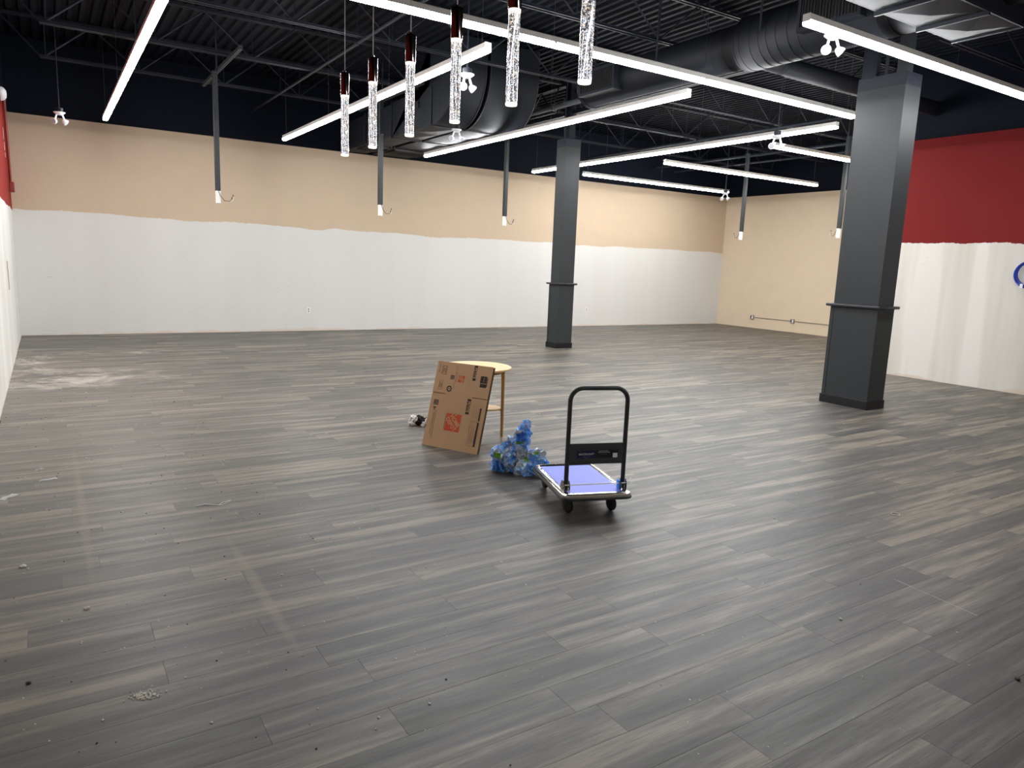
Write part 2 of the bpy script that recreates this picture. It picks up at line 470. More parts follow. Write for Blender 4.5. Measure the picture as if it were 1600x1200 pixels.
def plank_bm(bm, x0, x1, y0, y1):
    g = 0.0001; b = 0.0007
    lo = [bm.verts.new(v) for v in ((x0 + g, y0 + g, -0.006), (x1 - g, y0 + g, -0.006), (x1 - g, y1 - g, -0.006), (x0 + g, y1 - g, -0.006))]
    mi = [bm.verts.new((v.co.x, v.co.y, -0.0012)) for v in lo]
    hi = [bm.verts.new(v) for v in ((x0 + b, y0 + b, 0), (x1 - b, y0 + b, 0), (x1 - b, y1 - b, 0), (x0 + b, y1 - b, 0))]
    fs = []
    for A, B in ((lo, mi), (mi, hi)):
        for i in range(4): fs.append(bm.faces.new((A[i], A[(i + 1) % 4], B[(i + 1) % 4], B[i])))
    fs.append(bm.faces.new(hi))
    return fs
shared = {}
for x0, x1, y0, y1 in near:
    key = (round(x1 - x0, 3), round(y1 - y0, 3))
    if key not in shared:
        b = NB(); plank_bm(b, 0, x1 - x0, 0, y1 - y0)
        bmesh.ops.recalc_face_normals(b, faces=b.faces)
        me = bpy.data.meshes.new('plank'); b.to_mesh(me); b.free(); me.materials.append(M['plank'])
        shared[key] = me
    o = bpy.data.objects.new('plank', shared[key]); COL.objects.link(o)
    o.parent = floor; o.location = (x0, y0, 0); o['tone'] = random.random()
bm = NB(); lay = bm.faces.layers.float.new('tone')
for p in far:
    r = random.random()
    for f in plank_bm(bm, *p): f[lay] = r
tag(obj('plank_field', bm, M['plank_far'], floor), kind='stuff')

# ------------------------------------------------------------------ columns
def column(x0, x1, y0, y1, label, stubs):
    t = thing('column', label, 'column', ((x0 + x1) / 2, (y0 + y1) / 2, 0), 0, 'structural columns')
    e = 0.012
    obj('lower_casing', box(NB(), x0, x1, y0, y1, 0.0, 1.23, 0.004), M['column'], t)
    obj('base_trim', box(NB(), x0 - e, x1 + e, y0 - e, y1 + e, 0, 0.105, 0.003), M['rubber_black'], t)
    obj('corner_strip', box(NB(), x0 - 0.003, x0 + 0.001, y1 - 0.05, y1 - 0.045, 0.1, 1.225), M['duct_seam'], t)
    obj('collar', box(NB(), x0 - 0.045, x1 + 0.045, y0 - 0.045, y1 + 0.045, 1.225, 1.262, 0.012), M['collar'], t, True)
    obj('upper_casing', box(NB(), x0 + 0.012, x1 - 0.012, y0 + 0.008, y1 - 0.03, 1.25, 3.925, 0.004), M['column'], t)
    for s in stubs:
        obj(s[0], box(NB(), *s[1:5], 3.9, 4.98), M[s[5]], t)
    return t
column(8.315, 8.665, 4.885, 5.51, 'wide dark grey boxed column nearer the camera, beside the red wall',
       [('steel_post', 8.33, 8.45, 4.90, 5.02, 'conduit'), ('metal_stud', 8.335, 8.35, 5.13, 5.17, 'steel'), ('back_panel', 8.35, 8.42, 5.28, 5.46, 'steel')])
column(8.245, 8.61, 11.21, 11.54, 'slim dark grey boxed column farther back, in front of the beige wall',
       [('steel_post', 8.36, 8.50, 11.28, 11.42, 'steel_dark'), ('metal_stud', 8.27, 8.29, 11.3, 11.33, 'steel')])

# ------------------------------------------------------------------ linear lamps
def lamp(p, q, label, zc=3.69, wires=None):
    ax = 0 if abs(p[0] - q[0]) > abs(p[1] - q[1]) else 1
    c = ((p[0] + q[0]) / 2, (p[1] + q[1]) / 2, zc)
    t = thing('linear_lamp', label, 'lamp', c, 0, 'hanging linear lamps')
    L = max(abs(p[0] - q[0]), abs(p[1] - q[1])) / 2
    hw = 0.036
    def ext(poly, l):
        return extrude_poly(NB(), poly, 'x' if ax == 0 else 'y', -l, l)
    lensp = [(-hw, -0.002), (-hw, -0.032), (-hw + 0.01, -0.042), (hw - 0.01, -0.042), (hw, -0.032), (hw, -0.002)]
    obj('lens', ext(lensp, L), M['lens'], t, local=True)
    obj('housing', ext([(-hw - 0.001, -0.002), (hw + 0.001, -0.002), (hw + 0.001, 0.044), (hw - 0.006, 0.05), (-hw + 0.006, 0.05), (-hw - 0.001, 0.044)], L + 0.001), M['fixture'], t, local=True)
    for s in (-1, 1):
        b = NB()
        a0, a1 = (L, L + 0.004) if s > 0 else (-L - 0.004, -L)
        extrude_poly(b, [(-hw - 0.001, -0.012), (hw + 0.001, -0.012), (hw + 0.001, 0.05), (-hw - 0.001, 0.05)], 'x' if ax == 0 else 'y', a0, a1)
        obj('end_cap', b, M['fixture'], t, local=True)
    n = max(2, int(round(L * 2 / 2.44)) + 1)
    spots = wires or [(-L + 0.12 + (2 * L - 0.24) * i / (n - 1), 4.995) for i in range(n)]
    if wires: spots = [(a - c[ax], z) for a, z in wires]
    for i, (s, ztop) in enumerate(spots):
        pos = (s, 0) if ax == 0 else (0, s)
        obj('hanging_wire', tube(NB(), [(pos[0], pos[1], 0.045), (pos[0], pos[1], ztop - zc)], 0.0022, 5), M['cable'], t, local=True)
        if 0 < i < len(spots) - 1:
            b = NB(); q0 = (s - 0.015, s + 0.015)
            if ax == 0: box(b, q0[0], q0[1], -hw - 0.003, hw + 0.003, -0.014, 0.01)
            else: box(b, -hw - 0.003, hw + 0.003, q0[0], q0[1], -0.014, 0.01)
            obj('joint_clip', b, M['fixture'], t, local=True)
    return t
lamp((0.952, 6.72), (0.952, 14.035), 'long lit lamp at upper left, pointing down at the left end of the beige wall')
lamp((3.80, 6.543), (3.80, 13.843), 'long lit lamp crossing behind the hanging crystal pendants')
lamp((1.74, 5.99), (9.055, 5.99), 'longest lit lamp running from the pendants to the near column', wires=[(1.86, 4.995), (4.2, 4.995), (6.25, 4.995), (8.93, 4.995)])
lamp((6.60, 6.548), (6.60, 13.74), 'long lit lamp ending just below the round duct, in front of the far column top', wires=[(6.67, 3.93), (9.4, 4.995), (13.6, 3.81)])
lamp((9.50, 6.509), (9.50, 14.12), 'long lit lamp passing behind the far column')
lamp((10.516, 13.56), (15.38, 13.56), 'short lit lamp nearest the back wall, right of the far column')
lamp((10.425, 10.85), (15.304, 10.85), 'short lit lamp in the middle between the two columns')
lamp((10.274, 8.16), (15.15, 8.16), 'short lit lamp whose right end is hidden by the near column')
lamp((5.446, 4.12), (10.33, 4.12), 'lit lamp at upper right, passing in front of the near column top')
lamp((2.6, -0.6), (7.5, -0.6), 'lit lamp over the camera position')

# ------------------------------------------------------------------ crystal pendants
pt = thing('pendant_light', 'bubbled crystal rod pendant with nickel cap, farthest left of the row of six', 'pendant lamp', (1.345, 3.766, 2.12), 0, 'crystal rod pendants')
lathe_rod = lathe(NB(), [(0, 0), (0.0175, 0), (0.0195, 0.002), (0.0195, 0.295), (0, 0.295)], 20)
obj('crystal_rod', lathe_rod, M['crystal'], pt, True, local=True)
obj('led_ring', lathe(NB(), [(0, 0.288), (0.0205, 0.288), (0.0205, 0.297), (0, 0.297)], 20), M['led_warm'], pt, True, local=True)
obj('foot_disc', lathe(NB(), [(0, -0.002), (0.0185, -0.002), (0.0198, 0.001), (0.0198, 0.006), (0, 0.006)], 20), M['led_warm'], pt, True, local=True)
obj('cap', lathe(NB(), [(0, 0.297), (0.0225, 0.297), (0.0225, 0.404), (0.021, 0.407), (0, 0.407)], 28), M['chrome_warm'], pt, True, local=True)
obj('cord_nut', lathe(NB(), [(0, 0.405), (0.006, 0.405), (0.005, 0.418), (0, 0.418)], 10), M['chrome_warm'], pt, True, local=True)
obj('cord', tube(NB(), [(0, 0, 0.415), (0, 0, 2.22)], 0.0024, 6), M['cord_clear'], pt, local=True)
for i, (px, py, dz, lab) in enumerate(((1.350, 3.396, 0.0, 'second crystal rod pendant from the left'), (1.346, 2.966, 0.002, 'third crystal rod pendant from the left'),
        (1.341, 2.545, 0.0, 'fourth crystal rod pendant from the left, in front of the long lamp'), (1.338, 2.138, 0, 'fifth crystal rod pendant from the left, its cap cut by the frame'),
        (1.336, 1.742, 0, 'rightmost crystal rod pendant, largest and nearest the camera'))):
    dup(pt, (px, py, 2.12 + dz), 0.3 * i, lab)
cb = thing('pendant_canopy', 'long bar the crystal pendants hang from', 'canopy', (1.343, 2.75, 4.34))
obj('canopy_bar', box(NB(), -0.06, 0.06, -1.25, 1.25, -0.015, 0.03, 0.004), M['chrome_warm'], cb, local=True)
for s in (-0.9, 0.9): obj('hanger', tube(NB(), [(0, s, 0.03), (0, s, 0.66)], 0.005, 6), M['cable'], cb, local=True)

# ------------------------------------------------------------------ roof joists
def joist(y, x0, x1, label):
    t = thing('roof_joist', label, 'joist', (x0, y, 4.4), 0, 'open web roof joists')
    L = x1 - x0; zt = 0.585
    def chord(a, b, z, s=0.034, gap=0.012):
        bmm = NB()
        for sg in (-1, 1):
            yA, yB = sorted((sg * gap, sg * (gap + s)))
            box(bmm, a, b, yA, yB, z, z + 0.006)
            yA, yB = sorted((sg * gap, sg * (gap + 0.006)))
            box(bmm, a, b, yA, yB, z, z + 0.042)
        return bmm
    obj('bottom_chord', chord(0.5, L - 0.2, 0), M['steel'], t, local=True)
    obj('top_chord', chord(0.0, L, zt - 0.04), M['steel'], t, local=True)
    sp = 1.2; n = int((L - 1.0) / sp); sp = (L - 1.0) / n
    bars = [((0.5, 0.02), (0.0, zt - 0.03), 0.013), ((L - 0.2, 0.02), (L - 0.02, zt - 0.03), 0.013), ((0.57, 0.02), (0.57, zt - 0.03), 0.010)]
    for i in range(n):
        a = 0.55 + sp * i; mid = a + sp / 2
        bars.append(((a, 0.02), (mid, zt - 0.03), 0.016 if i % 2 == 0 else 0.011))
        bars.append(((mid, zt - 0.03), (min(a + sp, L - 0.55), 0.02), 0.010))
        if i: bars.append(((a, 0.02), (a, zt - 0.03), 0.007))
    for p, q, r in bars:
        obj('web', tube(NB(), [(p[0], 0, p[1]), (q[0], 0, q[1])], r, 6), M['steel'], t, local=True)
    return t
jn = {0.7: 'over the camera', 2.83: 'first row in front of the camera', 4.95: 'over the near column', 7.15: 'just behind the near column', 9.46: 'midway between the two columns', 11.62: 'over the far column', 13.66: 'nearest the back wall'}
for y, wh in jn.items():
    joist(y, -0.40, 8.36, 'black open web steel joist %s, left bay' % wh)
    joist(y, 8.56, (XM - 0.03 if y < YJ - 0.1 else XR - 0.03), 'black open web steel joist %s, right bay' % wh)
# girder along the column line
g = thing('roof_girder', 'black truss girder over the line of the two columns', 'girder', (8.46, 5.2, 4.36))
gl = (-9.6, 10.1)
for z, nm in ((0.02, 'bottom_chord'), (0.56, 'top_chord')):
    b = NB(); box(b, -0.05, -0.012, gl[0], gl[1], z, z + 0.055); box(b, 0.012, 0.05, gl[0], gl[1], z, z + 0.055)
    obj(nm, b, M['steel_dark'], g, local=True)
yy = gl[0] + 0.3; i = 0
while yy < gl[1] - 0.9:
    obj('web', bar(NB(), (0, yy, 0.05), (0, yy + 0.5, 0.57), 0.022, 0.022), M['steel_dark'], g, local=True)
    obj('web', bar(NB(), (0, yy + 0.5, 0.57), (0, yy + 1.0, 0.05), 0.022, 0.022), M['steel_dark'], g, local=True)
    yy += 1.0
# pipes under the deck
def pipe(p, q, r, label, mat='steel', couplings=3):
    c = Vector(p)
    t = thing('roof_pipe', label, 'pipe', p)
    obj('pipe_run', tube(NB(), [(0, 0, 0), Vector(q) - c], r, 12), M[mat], t, True, local=True)
    d = Vector(q) - c
    for i in range(couplings):
        s = (i + 0.5) / couplings; a = d * s
        obj('coupling', tube(NB(), [a - d.normalized() * 0.03, a + d.normalized() * 0.03], r * 1.3, 12), M[mat], t, True, local=True)
        obj('hanger', tube(NB(), [a + Vector((0, 0, r)), a + Vector((0, 0, 4.99 - p[2]))], 0.005, 5), M['steel'], t, local=True)
    return t
pipe((7.72, 8.6, 4.34), (7.72, 13.2, 4.34), 0.045, 'pale wrapped pipe running to the top of the far column', 'pale_duct')
pipe((11.9, 7.7, 4.34), (11.9, 15.2, 4.34), 0.03, 'black sprinkler pipe nearest the far column, running to the back wall')
pipe((14.25, 8.2, 4.34), (14.25, 15.2, 4.34), 0.035, 'middle black sprinkler pipe above the short lamps')
pipe((15.0, 8.2, 4.30), (15.0, 15.2, 4.30), 0.025, 'rightmost thin black sprinkler pipe above the short lamps')
pipe((3.6, 4.0, 4.36), (3.6, 15.2, 4.36), 0.02, 'thin black pipe above the lamp behind the pendants')
# strut that carries the left drop pole
st = thing('strut_channel', 'grey slotted channel spanning two joists above the left drop pole', 'strut', (2.42, 10.9, 4.38))
obj('channel', box(NB(), -0.022, 0.022, 0, 2.82, -0.03, 0.021), M['conduit'], st, local=True)
obj('slot', box(NB(), -0.007, 0.007, 0.02, 2.70, -0.032, -0.02), M['void'], st, local=True)
st2 = dup(st, (5.22, 11.0, 4.38), 0, 'grey slotted channel above the second drop pole'); dup(st, (8.04, 11.3, 4.38), 0, 'grey slotted channel above the third drop pole')

# ------------------------------------------------------------------ drop poles
dp = thing('drop_pole', 'square grey drop pole with loose wires, leftmost against the beige wall', 'conduit', (2.36, 12.44, 2.55), 0, 'cut off power drop poles')
obj('pole', box(NB(), -0.036, 0.036, -0.036, 0.036, 0, 1.795, 0.004), M['conduit'], dp, local=True)
obj('hanger_rod', tube(NB(), [(0.03, 0, 1.79), (0.03, 0, 2.445)], 0.012, 8), M['conduit'], dp, True, local=True)
obj('bare_end', box(NB(), -0.034, 0.034, -0.034, 0.02, -0.19, 0.0, 0.003), M['raw_white'], dp, local=True)
cur = [(0.0, -0.045, 0.0), (0.03, -0.05, -0.08), (0.09, -0.05, -0.15), (0.17, -0.04, -0.15), (0.21, -0.03, -0.10)]
obj('loose_wire', tube(NB(), cur, 0.005, 6), M['wire_grey'], dp, local=True)
obj('loose_wire', tube(NB(), [(0.17, -0.04, -0.15), (0.22, -0.03, -0.13), (0.225, -0.02, -0.07)], 0.004, 6), M['raw_white'], dp, local=True)
obj('wire_nut', lathe(NB(), [(0, 0), (0.009, 0), (0.006, 0.03), (0, 0.03)], 8, (0.225, -0.02, -0.075)), M['dark_chip'], dp, local=True)
obj('wire_nut', lathe(NB(), [(0, 0), (0.009, 0), (0.006, 0.03), (0, 0.03)], 8, (0.205, -0.03, -0.11)), M['dark_chip'], dp, local=True)
for (x, y, z, lab, rz) in ((5.17, 12.62, 2.55, 'second square grey drop pole from the left, between the pendants and far column', 0.15),
        (8.06, 12.98, 2.55, 'third drop pole from the left, just left of the far column', 0.1),
        (14.0, 11.83, 2.55, 'drop pole with wires in front of the corner of the beige walls', PI),
        (13.6, 9.02, 2.55, 'drop pole partly hidden behind the near column', PI)):
    dup(dp, (x, y, z), rz, lab)

# ------------------------------------------------------------------ emergency lights
el = thing('emergency_light', 'twin headed white emergency light over the left part of the beige wall', 'emergency light', (0.303, 13.6, 3.60), 0.0, 'hanging twin head emergency lights')
obj('mounting_box', lathe(NB(), [(0, 0.02), (0.052, 0.02), (0.052, 0.085), (0.03, 0.092), (0, 0.092)], 16), M['steel_dark'], el, True, local=True)
obj('canopy_dish', lathe(NB(), [(0, -0.02), (0.035, -0.018), (0.06, 0.0), (0.082, 0.018), (0.082, 0.024), (0, 0.024)], 24), M['white_plastic'], el, True, local=True)
def head(s, tilt):
    b = NB(); tube(b, [(s * 0.038, 0, -0.01), (s * 0.05, -0.005, -0.05), (s * 0.062, -0.012, -0.09)], 0.013, 10)
    a = obj('arm', b, M['white_plastic'], el, True, local=True)
    ax = Vector(tilt).normalized(); c = Vector((s * 0.072, -0.02, -0.118))
    h = obj('lamp_head', lathe(NB(), [(0, -0.048), (0.016, -0.045), (0.032, -0.026), (0.042, 0.0), (0.045, 0.016), (0.043, 0.022), (0, 0.02)], 18, c, ax), M['white_plastic'], el, True, local=True)
    obj('lamp_glass', lathe(NB(), [(0, 0.027), (0.037, 0.024), (0.037, 0.018), (0, 0.018)], 18, c, ax), M['lens_glass'], h, True, local=True)
head(-1, (-0.6, -0.75, -0.25)); head(1, (0.75, -0.3, -0.6))
for (x, y, z, rz, lab) in ((4.03, 7.38, 3.61, 0.25, 'twin headed emergency light between the pendants and the big curved duct'),
        (5.73, 10.80, 3.678, -0.49, 'twin headed emergency light under the big curved duct'),
        (6.22, 4.40, 3.76, -0.35, 'twin headed emergency light below the upper right lamp'),
        (8.84, 6.98, 3.50, -0.6, 'twin headed emergency light between the two columns, over the short lamp end'),
        (14.3, 12.68, 3.50, -0.85, 'twin headed emergency light at the back corner of the beige walls')):
    r_ = dup(el, (x, y, z), rz, lab)
    if z != 3.678: obj('stem', tube(NB(), [(0, 0, 0.085), (0, 0, 4.995 - z)], 0.009, 8), M['steel'], r_, True, local=True)
obj('stem', tube(NB(), [(0, 0, 0.085), (0, 0, 4.995 - 3.60)], 0.009, 8), M['steel'], el, True, local=True)

# ------------------------------------------------------------------ big curved ducts
def elbow_duct(x0, x1, label, knob=False):
    t = thing('curved_duct', label, 'duct', ((x0 + x1) / 2, 12.0, 3.77), 0, 'big curved supply ducts')
    Yh, zb, zt, Rr = 10.28, 3.77, 4.37, 0.78
    pr = [(Yh, 4.99)]
    for i in range(13):
        a = PI + (PI / 2) * i / 12
        pr.append((Yh + Rr + Rr * math.cos(a), zb + Rr + Rr * math.sin(a)))
    pr += [(12.70, zb), (12.70, zt)]
    for i in range(5):
        a = -PI / 2 - (PI / 2) * i / 4
        pr.append((11.28 + 0.1 * math.cos(a) , zt + 0.1 + 0.1 * math.sin(a)))
    pr.append((11.18, 4.99))
    obj('elbow', extrude_poly(NB(), pr, 'x', x0, x1), M['duct'], t, True)
    obj('rear_run', box(NB(), x0 + 0.02, x1 - 0.02, 12.70, 15.3, zb + 0.03, zt - 0.02), M['duct'], t)
    for y in (11.08, 12.70, 14.0):
        b = NB(); e = 0.02
        box(b, x0 - e, x1 + e, y - 0.012, y + 0.012, zb - e, zb); box(b, x0 - e, x0, y - 0.012, y + 0.012, zb - e, zt)
        box(b, x1, x1 + e, y - 0.012, y + 0.012, zb - e, zt)
        obj('flange', b, M['duct_seam'], t)
    # cross-broken bottom pans
    for ya, yb in ((11.10, 11.86), (11.92, 12.68), (12.74, 13.98)):
        b = NB(); z = zb - 0.001 + (0.03 if ya > 12.7 else 0)
        c = [b.verts.new(v) for v in ((x0 + 0.03, ya, z), (x1 - 0.03, ya, z), (x1 - 0.03, yb, z), (x0 + 0.03, yb, z))]
        a = b.verts.new(((x0 + x1) / 2, (ya + yb) / 2, z - 0.022))
        for i in range(4): b.faces.new((c[i], c[(i + 1) % 4], a))
        b.faces.new(c)
        obj('bottom_pan', b, M['duct'], t)
    gr = obj('bottom_grille', box(NB(), x0 + 0.08, x1 - 0.08, 14.1, 14.7, zb - 0.01, zb + 0.031), M['duct_seam'], t)
    b = NB()
    for i in range(7): box(b, x0 + 0.10, x1 - 0.10, 14.16 + i * 0.07, 14.19 + i * 0.07, zb - 0.016, zb - 0.009)
    obj('grille_blades', b, M['void'], gr)
    for xx in (x0 - 0.001, x1 + 0.001):
        b = NB()
        pts = [(xx, p[0], p[1]) for p in pr[:14]]
        tube(b, pts, 0.011, 6)
        obj('edge_seam', b, M['duct_seam'], t)
    if knob:
        obj('access_latch', box(NB(), x0 - 0.03, x0, 11.55, 11.67, 4.10, 4.22, 0.004), M['void'], t)
    return t
elbow_duct(5.42, 5.96, 'big black square duct curving up, left one of the pair, with a small latch', True)
elbow_duct(6.04, 6.94, 'wide black duct curving up, right one of the pair, above the long lamp')

# ------------------------------------------------------------------ round duct and plenum
rd = thing('round_duct', 'large black round duct with ribs and side grilles, running to the far column', 'duct', (6.77, 6.0, 4.11))
def cyl_y(y0, y1, r, n=40, cx=6.77, cz=4.11, prof=None):
    return lathe(NB(), prof or [(0, 0), (r, 0), (r, y1 - y0), (0, y1 - y0)], n, (cx, y0, cz), (0, 1, 0))
obj('wide_section', cyl_y(3.86, 5.85, 0.285), M['duct'], rd, True)
obj('narrow_section', cyl_y(5.85, 8.62, 0.245), M['duct'], rd, True)
obj('end_collar', cyl_y(8.60, 8.66, 0.262), M['duct'], rd, True)
for y in (5.83, 5.76, 5.62, 5.50, 5.40, 5.28, 5.14, 5.02, 4.2, 4.1):
    obj('rib_seam', cyl_y(y, y + 0.010, 0.289), M['duct_seam'], rd, True)
for y in (6.02, 6.2, 7.35, 8.0):
    obj('rib_seam', cyl_y(y, y + 0.010, 0.248), M['duct_seam'], rd, True)
def side_grille(y0, y1, z0, z1, xf, n):
    g = obj('side_grille', box(NB(), xf, 6.70, y0, y1, z0, z1), M['duct'], rd)
    b = NB(); e = 0.035
    box(b, xf - 0.014, xf, y0, y1, z0, z0 + e); box(b, xf - 0.014, xf, y0, y1, z1 - e, z1)
    box(b, xf - 0.014, xf, y0, y0 + e, z0 + e, z1 - e); box(b, xf - 0.014, xf, y1 - e, y1, z0 + e, z1 - e)
    obj('grille_frame', b, M['steel'], g)
    obj('grille_throat', box(NB(), xf - 0.003, xf - 0.001, y0 + e, y1 - e, z0 + e, z1 - e), M['void'], g)
    b = NB()
    for i in range(n):
        y = y0 + e + (y1 - y0 - 2 * e) * (i + 0.5) / n
        box(b, xf - 0.012, xf - 0.003, y - 0.004, y + 0.004, z0 + e, z1 - e)
    obj('grille_blades', b, M['duct_seam'], g)
side_grille(7.76, 8.50, 3.93, 4.26, 6.44, 18)
side_grille(4.28, 4.96, 3.97, 4.33, 6.42, 18)
for y in (5.45, 7.0, 8.2):
    obj('hanger_strap', box(NB(), 6.755 - 0.30, 6.755 - 0.296, y - 0.014, y + 0.014, 4.11, 4.99), M['steel'], rd)
pl = thing('plenum_box', 'black sheet metal plenum box with cross-broken bottom panels at the top right', 'duct', (6.4, 3.56, 3.79))
obj('box_body', box(NB(), 5.35, 7.25, 3.28, 3.86, 3.80, 4.38), M['duct'], pl)
for x0, x1 in ((5.38, 5.98), (6.02, 6.63), (6.67, 7.22)):
    b = NB(); z = 3.799
    c = [b.verts.new(v) for v in ((x0, 3.31, z), (x1, 3.31, z), (x1, 3.83, z), (x0, 3.83, z))]
    a = b.verts.new(((x0 + x1) / 2, 3.57, z - 0.035))
    for i in range(4): b.faces.new((c[i], c[(i + 1) % 4], a))
    b.faces.new(c)
    obj('bottom_pan', b, M['duct'], pl)
for x in (6.0, 6.65): obj('standing_seam', box(NB(), x - 0.012, x + 0.012, 3.27, 3.87, 3.765, 3.80), M['steel'], pl)
obj('edge_flange', box(NB(), 7.25, 7.265, 3.27, 3.87, 3.785, 4.39), M['steel'], pl)
obj('edge_flange', box(NB(), 5.35, 7.25, 3.265, 3.28, 3.785, 3.81), M['steel'], pl)
obj('round_collar', cyl_y(2.0, 3.275, 0.22, 32, 6.95, 4.12), M['duct'], pl, True)
bd = thing('branch_duct', 'small round black duct branching right above the near column', 'duct', (7.0, 6.4, 4.22))
obj('duct_run', tube(NB(), [(7.06, 6.4, 4.22), (11.8, 6.4, 4.22)], 0.11, 24), M['duct'], bd, True)
for x in (8.0, 8.06, 9.9): obj('rib_seam', tube(NB(), [(x, 6.4, 4.22), (x + 0.01, 6.4, 4.22)], 0.114, 24), M['duct_seam'], bd)

# ------------------------------------------------------------------ wall fittings
sc = thing('surface_conduit', 'thin metal conduit with two open outlet boxes low on the beige wall', 'conduit', (17.37, 12.6, 0.3))
obj('tube_run', tube(NB(), [(17.385, 14.0, 0.31), (17.385, 7.6, 0.31)], 0.011, 8), M['zinc'], sc, True)
for y in (14.0, 12.63):
    b_ = obj('outlet_box', box(NB(), 17.35, 17.4, y - 0.055, y + 0.055, 0.25, 0.37, 0.004), M['zinc'], sc)
    obj('outlet_socket', box(NB(), 17.343, 17.35, y + 0.004, y + 0.032, 0.295, 0.345), M['dark_chip'], b_)
    obj('outlet_plate', box(NB(), 17.344, 17.35, y - 0.04, y - 0.004, 0.27, 0.35), M['white_plastic'], b_)
for x, lab in ((4.673, 'small blank white outlet plate low on the back wall, left of the cardboard box'), (12.232, 'small blank white outlet plate low on the back wall, just right of the far column')):
    o = thing('outlet_plate', lab, 'outlet', (x, 15.335, 0.44))
    obj('plate', box(NB(), -0.04, 0.04, -0.006, 0.005, -0.06, 0.06, 0.002), M['raw_white'], o, local=True)
    for z in (-0.022, 0.022): obj('socket', box(NB(), -0.014, 0.014, -0.008, -0.006, z - 0.014, z + 0.014, 0.001), M['print_grey'], o, local=True)
rc = thing('red_conduit', 'dark red painted conduit and box on the left wall near the corner', 'conduit', (-0.40, 14.7, 2.4))
obj('tube_run', tube(NB(), [(-0.415, 14.62, 3.95), (-0.415, 14.72, 2.6)], 0.018, 8), M['red_paint'], rc, True)
obj('tube_run', tube(NB(), [(-0.415, 14.25, 3.95), (-0.415, 14.6, 2.7), (-0.415, 14.75, 2.6)], 0.01, 8), M['red_paint'], rc, True)
obj('device_box', box(NB(), -0.438, -0.37, 14.72, 14.88, 2.44, 2.60, 0.006), M['red_paint'], rc)
ws = thing('wall_strobe', 'pale domed alarm sounder high on the left wall, cut by the frame', 'alarm', (-0.44, 13.55, 3.78))
obj('dome', lathe(NB(), [(0.10, 0), (0.10, 0.03), (0.085, 0.06), (0.05, 0.085), (0, 0.09)], 24, (0, 0, 0), (1, 0, 0)), M['white_plastic'], ws, True, local=True)
obj('back_plate', box(NB(), 0, 0.012, -0.11, 0.11, -0.11, 0.11, 0.003), M['red_paint'], ws, local=True)
lm = thing('bracket_remnant', 'faint pinkish bracket remnant on the white part of the left wall', 'bracket', (-0.437, 11.8, 1.2))
M['pink'] = plain('faded_pink', srgb(180, 160, 156), 0.7)
obj('upper_pad', box(NB(), -0.002, 0.004, -0.09, 0.05, 0.07, 0.17), M['pink'], lm, local=True)
obj('lower_pad', box(NB(), -0.002, 0.004, -0.02, 0.12, -0.21, -0.11), M['pink'], lm, local=True)
obj('rail', bar(NB(), (0.001, -0.05, 0.07), (0.001, 0.03, -0.11), 0.004, 0.012), M['pink'], lm, local=True)
# torn red paint flake on left wall
pf = obj('paint_flake', NB(), M['raw_white']); bpy.data.objects.remove(pf)
b = NB()
for (y, z0, z1) in ((13.9, 3.28, 3.34), (13.92, 3.18, 3.30), (14.0, 3.02, 3.14), (14.05, 2.92, 2.99)):
    box(b, -0.441, -0.437, y - 0.02, y + 0.02, z0, z1)
t = thing('paint_chips', 'white chipped paint streak on the red part of the left wall', 'paint chips', (-0.44, 13.95, 3.1))
tag(obj('chip_cluster', b, M['raw_white'], t))
# hose coil on the right wall
hc = thing('hose_coil', 'coiled blue hose hanging on the white part of the right wall, cut by the frame', 'hose', (11.80, 4.755, 1.73))
b = NB(); pts = []
for i in range(5 * 28 + 1):
    a = 2 * PI * i / 28; rr = 0.175 + 0.012 * math.sin(i * 0.11) + 0.003 * (i // 28)
    pts.append((0.012 - 0.016 * (i / 28) * 0.6 + 0.006 * math.sin(a * 3), rr * math.sin(a), rr * math.cos(a)))
tube(b, pts, 0.0115, 8)
obj('coil', b, M['hose'], hc, True, local=True)
obj('binding', box(NB(), -0.045, 0.03, 0.06, 0.10, -0.20, -0.14, 0.004), M['white_plastic'], hc, local=True)
obj('wall_hook', tube(NB(), [(0.05, 0, 0.15), (-0.05, 0, 0.15), (-0.06, 0, 0.19)], 0.006, 8), M['zinc'], hc, True, local=True)

# ------------------------------------------------------------------ round side table behind the cardboard
tb = thing('side_table', 'round light birch side table with a low shelf behind the cardboard box', 'table', (3.282, 5.693, 0))
obj('tabletop', lathe(NB(), [(0, 0.632), (0.322, 0.632), (0.33, 0.637), (0.33, 0.65), (0.325, 0.654), (0, 0.654)], 56), M['birch'], tb, True, local=True)
obj('top_rail', lathe(NB(), [(0.235, 0.60), (0.25, 0.60), (0.25, 0.632), (0.235, 0.632), (0.235, 0.60)], 40), M['birch_leg'], tb, True, local=True)
for a in (-36.6, 83.4, 203.4):
    r = math.radians(a)
    obj('leg', tube(NB(), [(0.262 * math.cos(r), 0.262 * math.sin(r), 0), (0.256 * math.cos(r), 0.256 * math.sin(r), 0.633)], 0.016, 14, True, [0.0135, 0.0175]), M['birch_leg'], tb, True, local=True)
    obj('shelf_bracket', tube(NB(), [(0.21 * math.cos(r), 0.21 * math.sin(r), 0.252), (0.255 * math.cos(r), 0.255 * math.sin(r), 0.252)], 0.007, 8), M['caster_steel'], tb, True, local=True)
# low shelf: rounded three-lobed board between the legs
b = NB(); ring = []
for i in range(60):
    a = 2 * PI * i / 60
    rr = 0.205 + 0.045 * math.cos(3 * (a - math.radians(-36.6)))
    ring.append((rr * math.cos(a), rr * math.sin(a)))
extrude_poly(b, ring, 'z', 0.258, 0.272)
obj('shelf', b, M['birch'], tb, local=True)

